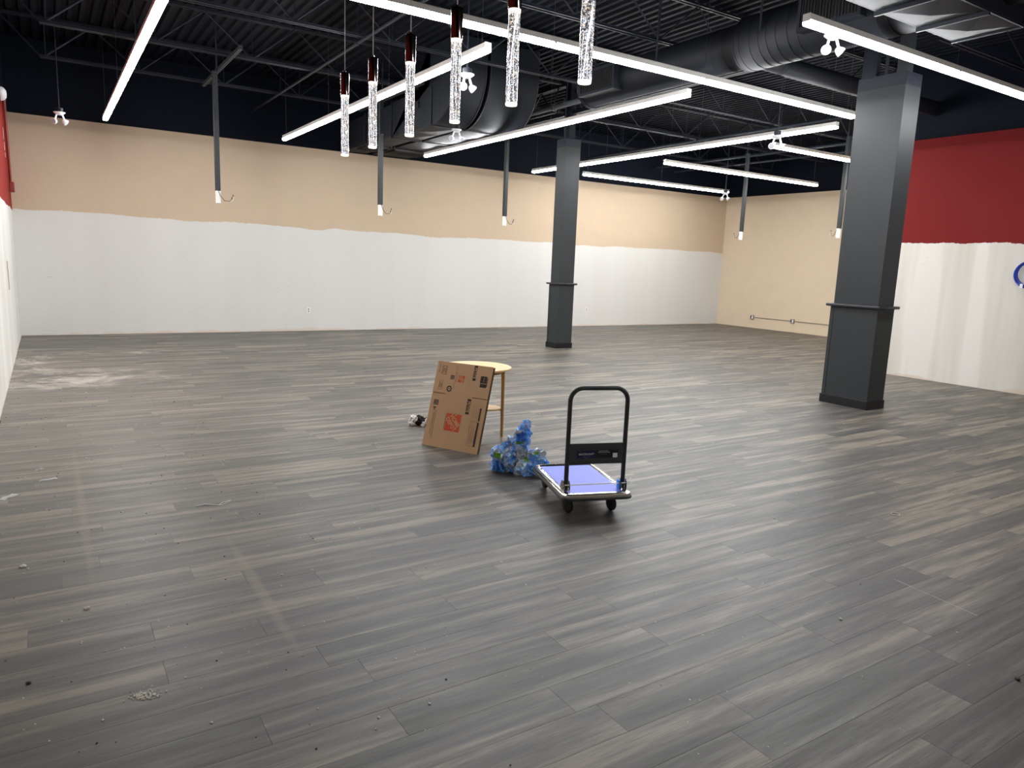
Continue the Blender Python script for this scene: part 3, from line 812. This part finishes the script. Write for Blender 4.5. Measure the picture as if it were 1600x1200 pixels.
# ------------------------------------------------------------------ flattened cardboard box
BW, BH, BT, TH = 0.571, 0.754, 0.026, math.radians(17.48)
B0 = Vector((2.694, 5.579, 0.0)); ang = -1.091
cbx = thing('cardboard_box', 'flattened brown printed moving box leaning on the side table', 'box', B0)
uu = Vector((math.cos(ang), math.sin(ang), 0)); nn = Vector((-uu.y, uu.x, 0))
vv = Vector((0, 0, math.cos(TH))) + nn * math.sin(TH); ff = uu.cross(vv).normalized()   # ff points towards the camera side
if ff.dot(Vector((0, 0, 1.0)) * 0 - B0) < 0: ff = -ff
RB = Matrix((uu, vv, ff)).transposed()
def card_obj(name, bm, mat, parent, **k):
    for v in bm.verts: v.co = RB @ v.co
    return obj(name, bm, mat, parent, local=True, **k)
def sheet(u0, u1, v0, v1, w0, w1): return box(NB(), u0, u1, v0, v1, w0, w1)
back = card_obj('back_sheet', sheet(0.004, BW + 0.006, 0.002, BH - 0.002, -0.026, -0.018), M['card_edge'], cbx)
card_obj('middle_sheet', sheet(0.0, BW + 0.003, 0.004, BH - 0.005, -0.0175, -0.0095), M['card_edge'], cbx)
low = card_obj('lower_panel', sheet(0, BW, 0, 0.468, -0.009, 0), M['card'], cbx)
up = card_obj('upper_panel', sheet(0, BW, 0.474, BH, -0.009, 0.0005), M['card'], cbx)
card_obj('fold', sheet(0.137, 0.42, 0.466, 0.476, -0.009, -0.0008), M['card'], cbx)
card_obj('flap_tab', sheet(0.03, 0.10, -0.004, 0.003, -0.03, -0.012), M['card_edge'], cbx)
E0 = 0.0014
def pr(name, u0, u1, v0, v1, mat, parent, lift=0.0006, z=0.0005):
    return card_obj(name, sheet(u0, u1, v0, v1, z, z + lift), M[mat], parent)
def word(s, u, v, size, mat, parent, rot=-PI / 2, z=0.0013, sx=1.0, bold=0.0):
    b = text_bm(s, size, 0.0002, bold)
    for vt in b.verts:
        x, y = vt.co.x * sx, vt.co.y
        vt.co = Vector((u + x * math.cos(rot) - y * math.sin(rot), v + x * math.sin(rot) + y * math.cos(rot), z + vt.co.z))
    return card_obj('lettering', b, M[mat], parent)
# upper panel print
pr('print_block', 0.387, 0.419, 0.617, 0.750, 'ink', up); word('PETITE', 0.403, 0.684, 0.036, 'card', up, sx=0.92, bold=0.02)
b = NB()
for (u0, u1, v0, v1) in ((0.472, 0.534, 0.568, 0.600), (0.468, 0.532, 0.604, 0.666)):
    box(b, u0, u1, v0, v1, 0.0005, 0.0011)
box(b, 0.534, 0.541, 0.575, 0.655, 0.0005, 0.0011)
card_obj('print_cube', b, M['ink'], up)
word('Petite', 0.503, 0.636, 0.016, 'card', up)
def logo(u0, u1, v0, v1, parent, sz):
    pr('logo_square', u0, u1, v0, v1, 'orange', parent)
    c = ((u0 + u1) / 2, (v0 + v1) / 2); W = u1 - u0; r = -PI / 4 - 0.0
    d = Vector((math.cos(r), math.sin(r))); nrm = Vector((-d.y, d.x))
    for s, o, k in (('THE', 0.40, 0.5), ('HOME', 0.155, 1.0), ('DEPOT', -0.165, 1.0)):
        sh = -0.32 if s == 'THE' else (0.0 if s == 'HOME' else 0.0)
        word(s, c[0] + nrm.x * o * W + d.x * sh * W, c[1] + nrm.y * o * W + d.y * sh * W, sz * k, 'card', parent, r, sx=0.86, bold=0.028)
logo(0.244, 0.305, 0.588, 0.647, up, 0.024)
pr('print_rule', 0.2105, 0.2125, 0.524, 0.727, 'ink_faint', up)
word('THE HOME DEPOT', 0.222, 0.63, 0.011, 'ink_faint', up)
word('NEXT STEPS', 0.030, 0.69, 0.014, 'ink', up)
b = NB()
for u0, u1, v0, v1 in ((0.162, 0.198, 0.605, 0.612), (0.162, 0.198, 0.618, 0.626), (0.162, 0.198, 0.632, 0.641), (0.162, 0.166, 0.605, 0.641), (0.194, 0.198, 0.605, 0.641)): box(b, u0, u1, v0, v1, 0.0005, 0.0011)
card_obj('print_grid', b, M['ink'], up)
def outline(u0, u1, v0, v1, w, mat, parent, inner=0):
    b = NB()
    box(b, u0, u1, v0, v0 + w, 0.0005, 0.0011); box(b, u0, u1, v1 - w, v1, 0.0005, 0.0011)
    box(b, u0, u0 + w, v0, v1, 0.0005, 0.0011); box(b, u1 - w, u1, v0, v1, 0.0005, 0.0011)
    for i in range(inner):
        uu_ = u0 + (u1 - u0) * (i + 1) / (inner + 1)
        box(b, uu_ - w * 0.5, uu_ + w * 0.5, v0 + (v1 - v0) * 0.18, v1 - (v1 - v0) * (0.12 + 0.1 * (i % 3)), 0.0005, 0.0011)
    return card_obj('print_frame', b, M[mat], parent)
outline(0.057, 0.108, 0.641, 0.716, 0.003, 'ink', up, 4)
outline(0.052, 0.092, 0.504, 0.585, 0.002, 'ink_faint', up, 5)
b = lathe(NB(), [(0.016, 0), (0.027, 0), (0.027, 0.0006), (0.016, 0.0006), (0.016, 0)], 24, (0.168, 0.519, 0.0005))
card_obj('print_seal', b, M['ink'], up)
b = lathe(NB(), [(0, 0), (0.006, 0), (0.006, 0.0006), (0, 0.0006)], 12, (0.168, 0.519, 0.0005)); card_obj('print_seal_dot', b, M['ink'], up)
# lower panel print
Z = 0.0
pr('print_block', 0.380, 0.416, 0.322, 0.455, 'ink', low); word('PETITE', 0.398, 0.388, 0.038, 'card', low, sx=0.88, bold=0.02)
logo(0.199, 0.350, 0.156, 0.307, low, 0.053)
outline(0.452, 0.536, 0.058, 0.268, 0.0018, 'ink', low, 3)
outline(0.452, 0.536, 0.276, 0.402, 0.0012, 'ink_faint', low, 5)
pr('print_bar', 0.518, 0.534, 0.060, 0.266, 'ink', low); pr('print_bar', 0.520, 0.534, 0.280, 0.390, 'ink', low)
outline(0.452, 0.518, 0.058, 0.150, 0.0015, 'ink_faint', low, 3)
b = NB()
for i in range(5): box(b, 0.037 + i * 0.0105, 0.043 + i * 0.0105, 0.360 + (i % 2) * 0.004, 0.410, 0.0005, 0.0011)
card_obj('print_grid', b, M['ink'], low)
b = NB(); box(b, 0.040, 0.075, 0.338, 0.345, 0.0005, 0.0011); box(b, 0.052, 0.060, 0.315, 0.344, 0.0005, 0.0011); card_obj('print_icon', b, M['ink'], low)
pr('print_rule', 0.077, 0.0795, 0.074, 0.32, 'ink', low)
word('MOVING BOX 18 X 18 X 16', 0.058, 0.200, 0.017, 'ink', low, sx=0.95)
pr('print_rule', 0.189, 0.192, 0.165, 0.30, 'ink', low)

# ------------------------------------------------------------------ platform trolley
tr = thing('platform_trolley', 'folding platform trolley with blue deck and black upright handle', 'trolley', (2.688, 3.487, 0), math.radians(-18))
W_, L_ = 0.465, 0.72
def rrect(w, l, r, z, off=0.0, n=6):
    pts = []
    for cx, cy, a0 in ((w - r, r, -PI / 2), (w - r, l - r, 0), (r, l - r, PI / 2), (r, r, PI)):
        for i in range(n + 1):
            a = a0 + PI / 2 * i / n
            pts.append((cx + (r + off) * math.cos(a), cy + (r + off) * math.sin(a)))
    return pts
obj('deck_pan', extrude_poly(NB(), rrect(W_, L_, 0.04, 0, -0.004), 'z', 0.128, 0.150), M['chrome'], tr, local=True)
# polished rolled rim
b = NB(); o1 = rrect(W_, L_, 0.04, 0, 0.0); prof_ = [(0.0, 0.122), (0.006, 0.135), (0.002, 0.152), (-0.012, 0.160), (-0.032, 0.160), (-0.040, 0.152)]
rings = []
for off, z in prof_:
    rings.append([b.verts.new((p[0], p[1], z)) for p in rrect(W_, L_, 0.045, 0, off)])
for A, Bq in zip(rings, rings[1:]):
    n = len(A)
    for i in range(n): b.faces.new((A[i], A[(i + 1) % n], Bq[(i + 1) % n], Bq[i]))
obj('rim', b, M['chrome'], tr, True, local=True)
b = NB(); pts = [(p[0], p[1], 0.124) for p in rrect(W_, L_, 0.045, 0, 0.006)]; tube(b, pts + [pts[0]], 0.008, 8)
obj('bumper', b, M['tyre'], tr, True, local=True)
obj('deck_mat', extrude_poly(NB(), rrect(W_ - 0.088, L_ - 0.10, 0.012, 0), 'z', 0.150, 0.1535), M['blue_mat'], tr, local=True).location = (0.044, 0.05, 0)
HY, HX0, HX1, HT = 0.085, 0.036, W_ - 0.036, 0.835
pts = [(HX0, HY, 0.165)]
rc_ = 0.085
for i in range(9):
    a = PI - PI / 2 * i / 8
    pts.append((HX0 + rc_ + rc_ * math.cos(a), HY, HT - rc_ + rc_ * math.sin(a)))
for i in range(9):
    a = PI / 2 - PI / 2 * i / 8
    pts.append((HX1 - rc_ + rc_ * math.cos(a), HY, HT - rc_ + rc_ * math.sin(a)))
pts.append((HX1, HY, 0.165))
obj('handle', tube(NB(), pts, 0.0148, 14), M['handle'], tr, True, local=True)
hp = obj('handle_panel', box(NB(), HX0 + 0.008, HX1 - 0.008, HY - 0.008, HY + 0.008, 0.335, 0.475, 0.003), M['panel_grey'], tr, local=True)
obj('panel_lip', box(NB(), HX0 + 0.03, HX1 - 0.03, HY - 0.0105, HY - 0.007, 0.345, 0.350), M['handle'], hp, local=True)
obj('panel_lip', box(NB(), HX0 + 0.03, HX1 - 0.03, HY - 0.0105, HY - 0.007, 0.438, 0.442), M['handle'], hp, local=True)
LX0, LX1, LZ0, LZ1 = HX0 + 0.058, HX0 + 0.345, 0.376, 0.428
obj('label_left', box(NB(), LX0, LX0 + 0.135, HY - 0.0098, HY - 0.008, LZ0, LZ1), M['label_navy'], hp, local=True)
obj('label_right', box(NB(), LX0 + 0.135, LX1, HY - 0.0098, HY - 0.008, LZ0, LZ1), M['label_black'], hp, local=True)
def tword(s, x, z, size, mat, sx=1.0):
    b = text_bm(s, size, 0.0003, 0.02)
    for v in b.verts: v.co = Vector((x + v.co.x * sx, HY - 0.0104, z + v.co.y))
    return obj('lettering', b, M[mat], hp, local=True)
tword('MASTERCRAFT', LX0 + 0.068, 0.403, 0.0185, 'print_white', 0.86)
b = NB()
for s in (-1, 1): bar(b, (LX0 + 0.068, HY - 0.0102, 0.381), (LX0 + 0.068 + s * 0.022, HY - 0.0102, 0.389), 0.001, 0.002)
obj('label_chevron', b, M['print_grey'], hp, local=True)
tword('PLATFORM CART', LX0 + 0.185, 0.4215, 0.0085, 'print_white'); tword('CHARIOT PLATEFORME', LX0 + 0.188, 0.4130, 0.0078, 'print_white')
tword('300 LB (136 KG)', LX0 + 0.182, 0.4020, 0.0072, 'print_grey')
obj('label_white_patch', box(NB(), LX1 - 0.036, LX1 - 0.004, HY - 0.0108, HY - 0.0098, LZ0 + 0.001, LZ0 + 0.031), M['print_white'], hp, local=True)
for x in (HX0, HX1):
    b = NB()
    for dx in (-0.019, 0.019):
        pr_ = [(HY - 0.03, 0.158), (HY + 0.045, 0.158), (HY + 0.05, 0.195), (HY + 0.03, 0.225), (HY - 0.005, 0.228), (HY - 0.028, 0.205)]
        extrude_poly(b, pr_, 'x', x + dx - 0.0015, x + dx + 0.0015)
    br = obj('hinge_bracket', b, M['chrome'], tr, local=True)
    obj('hinge_bolt', tube(NB(), [(x - 0.026, HY, 0.185), (x + 0.026, HY, 0.185)], 0.007, 8), M['zinc'], br, True, local=True)
    obj('hinge_bolt', tube(NB(), [(x - 0.026, HY + 0.03, 0.172), (x + 0.026, HY + 0.03, 0.172)], 0.005, 8), M['zinc'], br, True, local=True)
obj('blue_sleeve', box(NB(), HX1 - 0.034, HX1 - 0.021, HY - 0.02, HY + 0.02, 0.16, 0.222, 0.003), M['bag_blue'], tr, local=True)
obj('release_rod', tube(NB(), [(HX0 - 0.02, HY - 0.015, 0.203), (HX1 + 0.03, HY - 0.015, 0.203)], 0.004, 8), M['white_plastic'], tr, True, local=True)
obj('tie_tail', tube(NB(), [(HX1 + 0.024, HY - 0.02, 0.20), (HX1 + 0.05, HY + 0.0, 0.207), (HX1 + 0.075, HY + 0.03, 0.222)], 0.0032, 6), M['white_plastic'], tr, True, local=True)
for x, y, a in ((0.075, 0.10, 0.35), (W_ - 0.085, 0.10, 0.25), (0.075, L_ - 0.10, 0.0), (W_ - 0.075, L_ - 0.10, 0.0)):
    c = Vector((x, y, 0)); ca, sa = math.cos(a), math.sin(a)
    def rot(b):
        for v in b.verts:
            X, Y = v.co.x, v.co.y; v.co = Vector((c.x + X * ca - Y * sa, c.y + X * sa + Y * ca, v.co.z))
        return b
    b = NB(); box(b, -0.024, 0.024, -0.02, 0.02, 0.105, 0.112)
    for s in (-1, 1):
        extrude_poly(b, [(-0.022, 0.108), (0.022, 0.108), (0.04, 0.05), (0.028, 0.042), (0.005, 0.07)], 'x', s * 0.020 - 0.0012, s * 0.020 + 0.0012)
    fk = obj('caster_fork', rot(b), M['caster_steel'], tr, local=True)
    obj('caster_wheel', rot(lathe(NB(), [(0, -0.013), (0.040, -0.013), (0.047, -0.009), (0.049, 0), (0.047, 0.009), (0.040, 0.013), (0, 0.013)], 24, (0, 0.022, 0.049), (1, 0, 0))), M['tyre'], fk, True, local=True)
    obj('caster_hub', rot(lathe(NB(), [(0, -0.0145), (0.018, -0.0145), (0.018, 0.0145), (0, 0.0145)], 14, (0, 0.022, 0.049), (1, 0, 0))), M['caster_steel'], fk, True, local=True)
    obj('caster_plate', rot(box(NB(), -0.035, 0.035, -0.035, 0.035, 0.112, 0.129)), M['caster_steel'], fk, local=True)

# ------------------------------------------------------------------ crumpled blue bag
def crumple(name, blobs, base, mat, amp, voxel, freq, seed, ratio=None):
    b = NB()
    for (x, y, z, rx, ry, rz, tx) in blobs:
        g = bmesh.ops.create_icosphere(b, subdivisions=3, radius=1.0)
        Mx = Matrix.Translation((x, y, z)) @ Matrix.Rotation(tx, 4, F_.cross(Vector((0, 0, 1))).cross(Vector((0, 0, 1)))) @ Matrix.Diagonal((rx, ry, rz, 1))
        bmesh.ops.transform(b, matrix=Mx, verts=g['verts'])
    me = bpy.data.meshes.new('tmp'); b.to_mesh(me); b.free()
    o = bpy.data.objects.new('tmp', me); COL.objects.link(o)
    md = o.modifiers.new('r', 'REMESH'); md.mode = 'VOXEL'; md.voxel_size = voxel
    dg = bpy.context.evaluated_depsgraph_get(); dg.update()
    me2 = bpy.data.meshes.new_from_object(o.evaluated_get(dg)); bpy.data.objects.remove(o)
    b = NB(); b.from_mesh(me2)
    b.normal_update()
    for v in b.verts:
        p = v.co * freq + Vector((seed, 0, 0))
        n1 = noise.noise(p); n2 = noise.noise(p * 2.6 + Vector((7, 3, 1)))
        ridge = (1 - abs(n1) * 2.2) * 0.6 + (1 - abs(n2) * 2.2) * 0.4
        n3 = noise.noise(v.co * 34 + Vector((2, seed, 5)))
        v.co += v.normal * (amp * (ridge - 0.45) + amp * 0.22 * (1 - abs(n3) * 3.0))
        if v.co.z < 0.0015 - 0: v.co.z = 0.0015 + 0.0005 * random.random()
    if ratio:
        me = bpy.data.meshes.new('tmp'); b.to_mesh(me); b.free()
        o = bpy.data.objects.new('tmp', me); COL.objects.link(o)
        md = o.modifiers.new('d', 'DECIMATE'); md.ratio = ratio
        dg = bpy.context.evaluated_depsgraph_get(); dg.update()
        me3 = bpy.data.meshes.new_from_object(o.evaluated_get(dg)); bpy.data.objects.remove(o)
        b = NB(); b.from_mesh(me3)
        for v in b.verts: v.co += Vector((random.uniform(-1, 1), random.uniform(-1, 1), random.uniform(-1, 1))) * amp * 0.14
        for v in b.verts: v.co.z = max(v.co.z, 0.0012)
        for f in b.faces: f.smooth = False
    return b
bx, by = 2.99, 4.47
sr = R_.copy(); sr.z = 0; sr.normalize(); fr = F_.copy(); fr.z = 0; fr.normalize()
def bp(s, d, z): q = Vector((bx, by, 0)) + sr * s + fr * d; return (q.x - bx, q.y - by, z)
bagroot = thing('plastic_bag', 'crumpled blue and clear water bottle wrap lying behind the trolley', 'plastic bag', (bx, by, 0))
bl = []
def add(s, d, z, rs, rd_, rz, tx=0.0):
    q = bp(s, d, z); bl.append((q[0], q[1], q[2], rs, rd_, rz, tx))
add(-0.150, 0.03, 0.06, 0.062, 0.06, 0.065); add(-0.160, 0.03, 0.135, 0.060, 0.05, 0.060); add(-0.08, 0.03, 0.10, 0.07, 0.06, 0.10)
add(-0.095, 0.04, 0.185, 0.060, 0.045, 0.055); add(-0.03, 0.04, 0.20, 0.075, 0.045, 0.085); add(0.0, 0.05, 0.27, 0.062, 0.036, 0.065); add(0.030, 0.05, 0.325, 0.052, 0.028, 0.055); add(0.048, 0.05, 0.372, 0.034, 0.020, 0.036)
add(0.0, 0.03, 0.13, 0.07, 0.06, 0.07)
add(0.06, -0.03, 0.055, 0.085, 0.06, 0.055); add(0.13, -0.03, 0.085, 0.080, 0.05, 0.07); add(0.08, -0.0, 0.14, 0.070, 0.05, 0.05); add(0.18, -0.02, 0.07, 0.045, 0.04, 0.055); add(0.13, -0.02, 0.155, 0.055, 0.04, 0.038)
add(0.035, 0.04, 0.345, 0.055, 0.010, 0.050); add(-0.055, 0.03, 0.245, 0.055, 0.012, 0.035); add(0.15, -0.04, 0.13, 0.060, 0.012, 0.055); add(-0.19, 0.02, 0.11, 0.03, 0.012, 0.08)
add(0.045, 0.02, 0.225, 0.045, 0.02, 0.055)
bag = obj('film', crumple('bag', bl, None, None, 0.038, 0.0060, 12.0, 3.1, 0.075), M['bag'], bagroot, local=True)
from mathutils.bvhtree import BVHTree
bvh = BVHTree.FromPolygons([v.co.copy() for v in bag.data.vertices], [tuple(p.vertices) for p in bag.data.polygons])
def patch(s, d, z, w, h, mat, a=0.0, nm='printed_patch'):
    b = NB(); n = 9; gr = []
    for i in range(n + 1):
        row = []
        for j in range(n + 1):
            x = (i / n - 0.5) * w; y = (j / n - 0.5) * h
            xx = x * math.cos(a) - y * math.sin(a); yy_ = x * math.sin(a) + y * math.cos(a)
            q = Vector(bp(s + xx, -0.4, z + yy_))
            hit = bvh.ray_cast(q, fr)
            row.append(b.verts.new(hit[0] - fr * 0.0025) if hit[0] is not None and hit[3] < 0.55 else None)
        gr.append(row)
    for i in range(n):
        for j in range(n):
            f4 = (gr[i][j], gr[i + 1][j], gr[i + 1][j + 1], gr[i][j + 1])
            if all(f4): b.faces.new(f4)
    for v in [v for v in b.verts if not v.link_faces]: b.verts.remove(v)
    bmesh.ops.solidify(b, geom=b.faces[:], thickness=0.0012)
    return obj(nm, b, M[mat], bagroot, True, local=True)
patch(0.010, 0, 0.285, 0.080, 0.060, 'bag_blue', 0.15); patch(-0.002, 0, 0.243, 0.055, 0.020, 'green', 0.1)
patch(-0.172, 0, 0.142, 0.055, 0.036, 'green', -0.05); patch(0.050, 0, 0.128, 0.030, 0.032, 'green', 0.3)
patch(-0.160, 0, 0.065, 0.085, 0.080, 'bag_blue', 0.0); patch(0.125, 0, 0.180, 0.035, 0.014, 'green', 0.3)

# ------------------------------------------------------------------ small bundle beside the cardboard
rag = thing('brush_bundle', 'small dark fuzzy bundle with white ends on the floor left of the cardboard box', 'brush', (3.0, 6.27, 0))
bl = [(-0.01, 0.0, 0.045, 0.05, 0.045, 0.04, 0), (0.03, -0.05, 0.035, 0.045, 0.04, 0.035, 0)]
obj('dark_body', crumple('rag', bl, None, None, 0.028, 0.006, 45.0, 9.0), M['maroon'], rag, local=True)
bl = [(-0.066, 0.0, 0.066, 0.034, 0.028, 0.030, 0), (-0.088, -0.01, 0.028, 0.026, 0.024, 0.026, 0)]
obj('white_end', crumple('rag2', bl, None, None, 0.030, 0.004, 40.0, 4.0, 0.15), M['paper'], rag, True, local=True)
bl = [(0.03, -0.10, 0.052, 0.024, 0.018, 0.022, 0), (-0.01, -0.105, 0.026, 0.016, 0.014, 0.024, 0)]
obj('white_end', crumple('rag3', bl, None, None, 0.024, 0.004, 40.0, 6.0, 0.15), M['paper'], rag, True, local=True)
b = NB()
for i in range(26):
    a = random.uniform(0, 2 * PI); r0 = 0.03; L = random.uniform(0.03, 0.07)
    p = Vector((0.01 + r0 * math.cos(a), -0.02 + r0 * math.sin(a), 0.05)); q = p + Vector((math.cos(a) * L * 0.6, math.sin(a) * L * 0.6, L * random.uniform(0.1, 0.7)))
    tube(b, [p, (p + q) / 2 + Vector((0, 0, 0.01)), q], 0.0015, 4)
tag(obj('bristles', b, M['grey_clear'], rag, local=True), kind='stuff')

# ------------------------------------------------------------------ scraps and debris on the floor
def scrap(name, x, y, w, l, a, label, cat, mat='paper', h=0.004, group=None):
    t = thing(name, label, cat, (x, y, 0), a, group)
    b = NB(); n = 5; top = []
    for i in range(n + 1):
        s = (i / n - 0.5)
        zz = 0.001 + h * (0.5 + 0.5 * math.sin(i * 2.1 + x * 7))
        top.append([b.verts.new((s * l, (-0.5 + 0.15 * math.sin(i + x)) * w, zz)), b.verts.new((s * l, (0.5 - 0.1 * math.cos(i * 1.7 + y)) * w, zz + 0.001))])
    for i in range(n): b.faces.new((top[i][0], top[i + 1][0], top[i + 1][1], top[i][1]))
    bmesh.ops.solidify(b, geom=b.faces[:], thickness=0.001)
    obj('sheet', b, M[mat], t, local=True)
    return t
scrap('paper_scrap', -0.29, 5.42, 0.045, 0.11, 0.9, 'largest white paper scrap by the left wall, cut by the frame edge', 'paper scrap')
scrap('paper_scrap', -0.075, 5.73, 0.03, 0.11, 0.25, 'flat white paper strip on the left floor, between two smaller scraps', 'paper scrap')
scrap('paper_scrap', -0.125, 6.02, 0.03, 0.06, 0.8, 'small white paper curl, farthest of the three scraps by the left wall', 'paper scrap')
tw = thing('plastic_strip', 'thin white forked strip on the floor left of centre', 'strip', (0.8, 4.7, 0))
obj('strand', tube(NB(), [(-0.09, 0.03, 0.003), (-0.03, 0.035, 0.006), (0.05, -0.02, 0.003), (0.12, 0.01, 0.012)], 0.003, 6), M['paper'], tw, True, local=True)
obj('strand', tube(NB(), [(0.04, -0.015, 0.004), (0.07, 0.03, 0.004), (0.13, 0.05, 0.006)], 0.002, 6), M['paper'], tw, True, local=True)
rg = thing('plastic_ring', 'small pale ring lying on the floor right of the trolley', 'ring', (4.814, 2.528, 0))
b = NB(); pts = [(0.028 * math.cos(2 * PI * i / 16), 0.028 * math.sin(2 * PI * i / 16), 0.003) for i in range(17)]; tube(b, pts, 0.003, 6)
obj('hoop', b, M['plaster'], rg, True, local=True)
def chip(x, y, s, label, mat='plaster', name='plaster_chip', cat='chip'):
    t = thing(name, label, cat, (x, y, 0))
    b = NB(); g = bmesh.ops.create_icosphere(b, subdivisions=1, radius=s)
    for v in b.verts:
        v.co = Vector((v.co.x * random.uniform(0.7, 1.3), v.co.y * random.uniform(0.6, 1.2), max(-0.0, v.co.z * 0.5 + s * 0.35)))
    obj('lump', b, M[mat], t, local=True)
chip(3.068, 1.80, 0.010, 'small square pale chip alone on the right foreground floor')
chip(3.251, 1.129, 0.012, 'small dark crumb at the right edge of the floor', 'dark_chip', 'dark_crumb', 'crumb')
chip(-0.185, 4.165, 0.016, 'pale plaster crumb on the left floor, beyond the foreground')
chip(-0.143, 2.983, 0.010, 'small black crumb on the left foreground floor', 'dark_chip', 'dark_crumb', 'crumb')
chip(0.065, 3.53, 0.014, 'pale crumb left of the powder spill')
chip(3.477, 6.0, 0.020, 'white crumb on the floor behind the side table leg', 'paper')
# powdery plaster spill
sp = thing('plaster_spill', 'small smear of white plaster powder in the left foreground', 'plaster powder', (0.216, 2.70, 0))
b = NB()
for i in range(150):
    s = random.gauss(0, 1); x = s * 0.03; y = random.gauss(0, 1) * 0.018 - 0.3 * x
    g = bmesh.ops.create_cube(b, size=random.uniform(0.002, 0.006))
    bmesh.ops.translate(b, verts=g['verts'], vec=(x, y, 0.001))
tag(obj('powder', b, M['plaster'], sp, local=True), kind='stuff')
sd = thing('scratch_line', 'long thin pale scratch on the right foreground floor', 'scratch', (3.73, 1.72, 0))
obj('score', bar(NB(), (0.024, 0.213, 0.0004), (-0.019, -0.225, 0.0004), 0.002, 0.0006), M['plaster'], sd, local=True)
b = NB()
for i in range(620):
    if i < 400: x = random.uniform(-0.4, 1.3) ** 1; y = random.uniform(1.6, 10)
    else: x = random.uniform(0.5, 9); y = random.uniform(1.0, 9)
    if 8.2 < x < 8.8 and 4.7 < y < 5.6: continue
    s = random.uniform(0.0018, 0.0048) * (1.4 if random.random() < 0.1 else 1)
    g = bmesh.ops.create_icosphere(b, subdivisions=1, radius=s)
    for v in g['verts']: v.co = Vector((v.co.x * random.uniform(.6, 1.5) + x, v.co.y * random.uniform(.6, 1.5) + y, max(0.0002, v.co.z * 0.6 + s * 0.4)))
    if random.random() < 0.3:
        for f in set(f for v in g['verts'] for f in v.link_faces): f.material_index = 1
tag(obj('debris', b, [M['plaster'], M['dark_chip']]), 'fine crumbs of plaster and grit scattered over the floor', 'debris', kind='stuff')
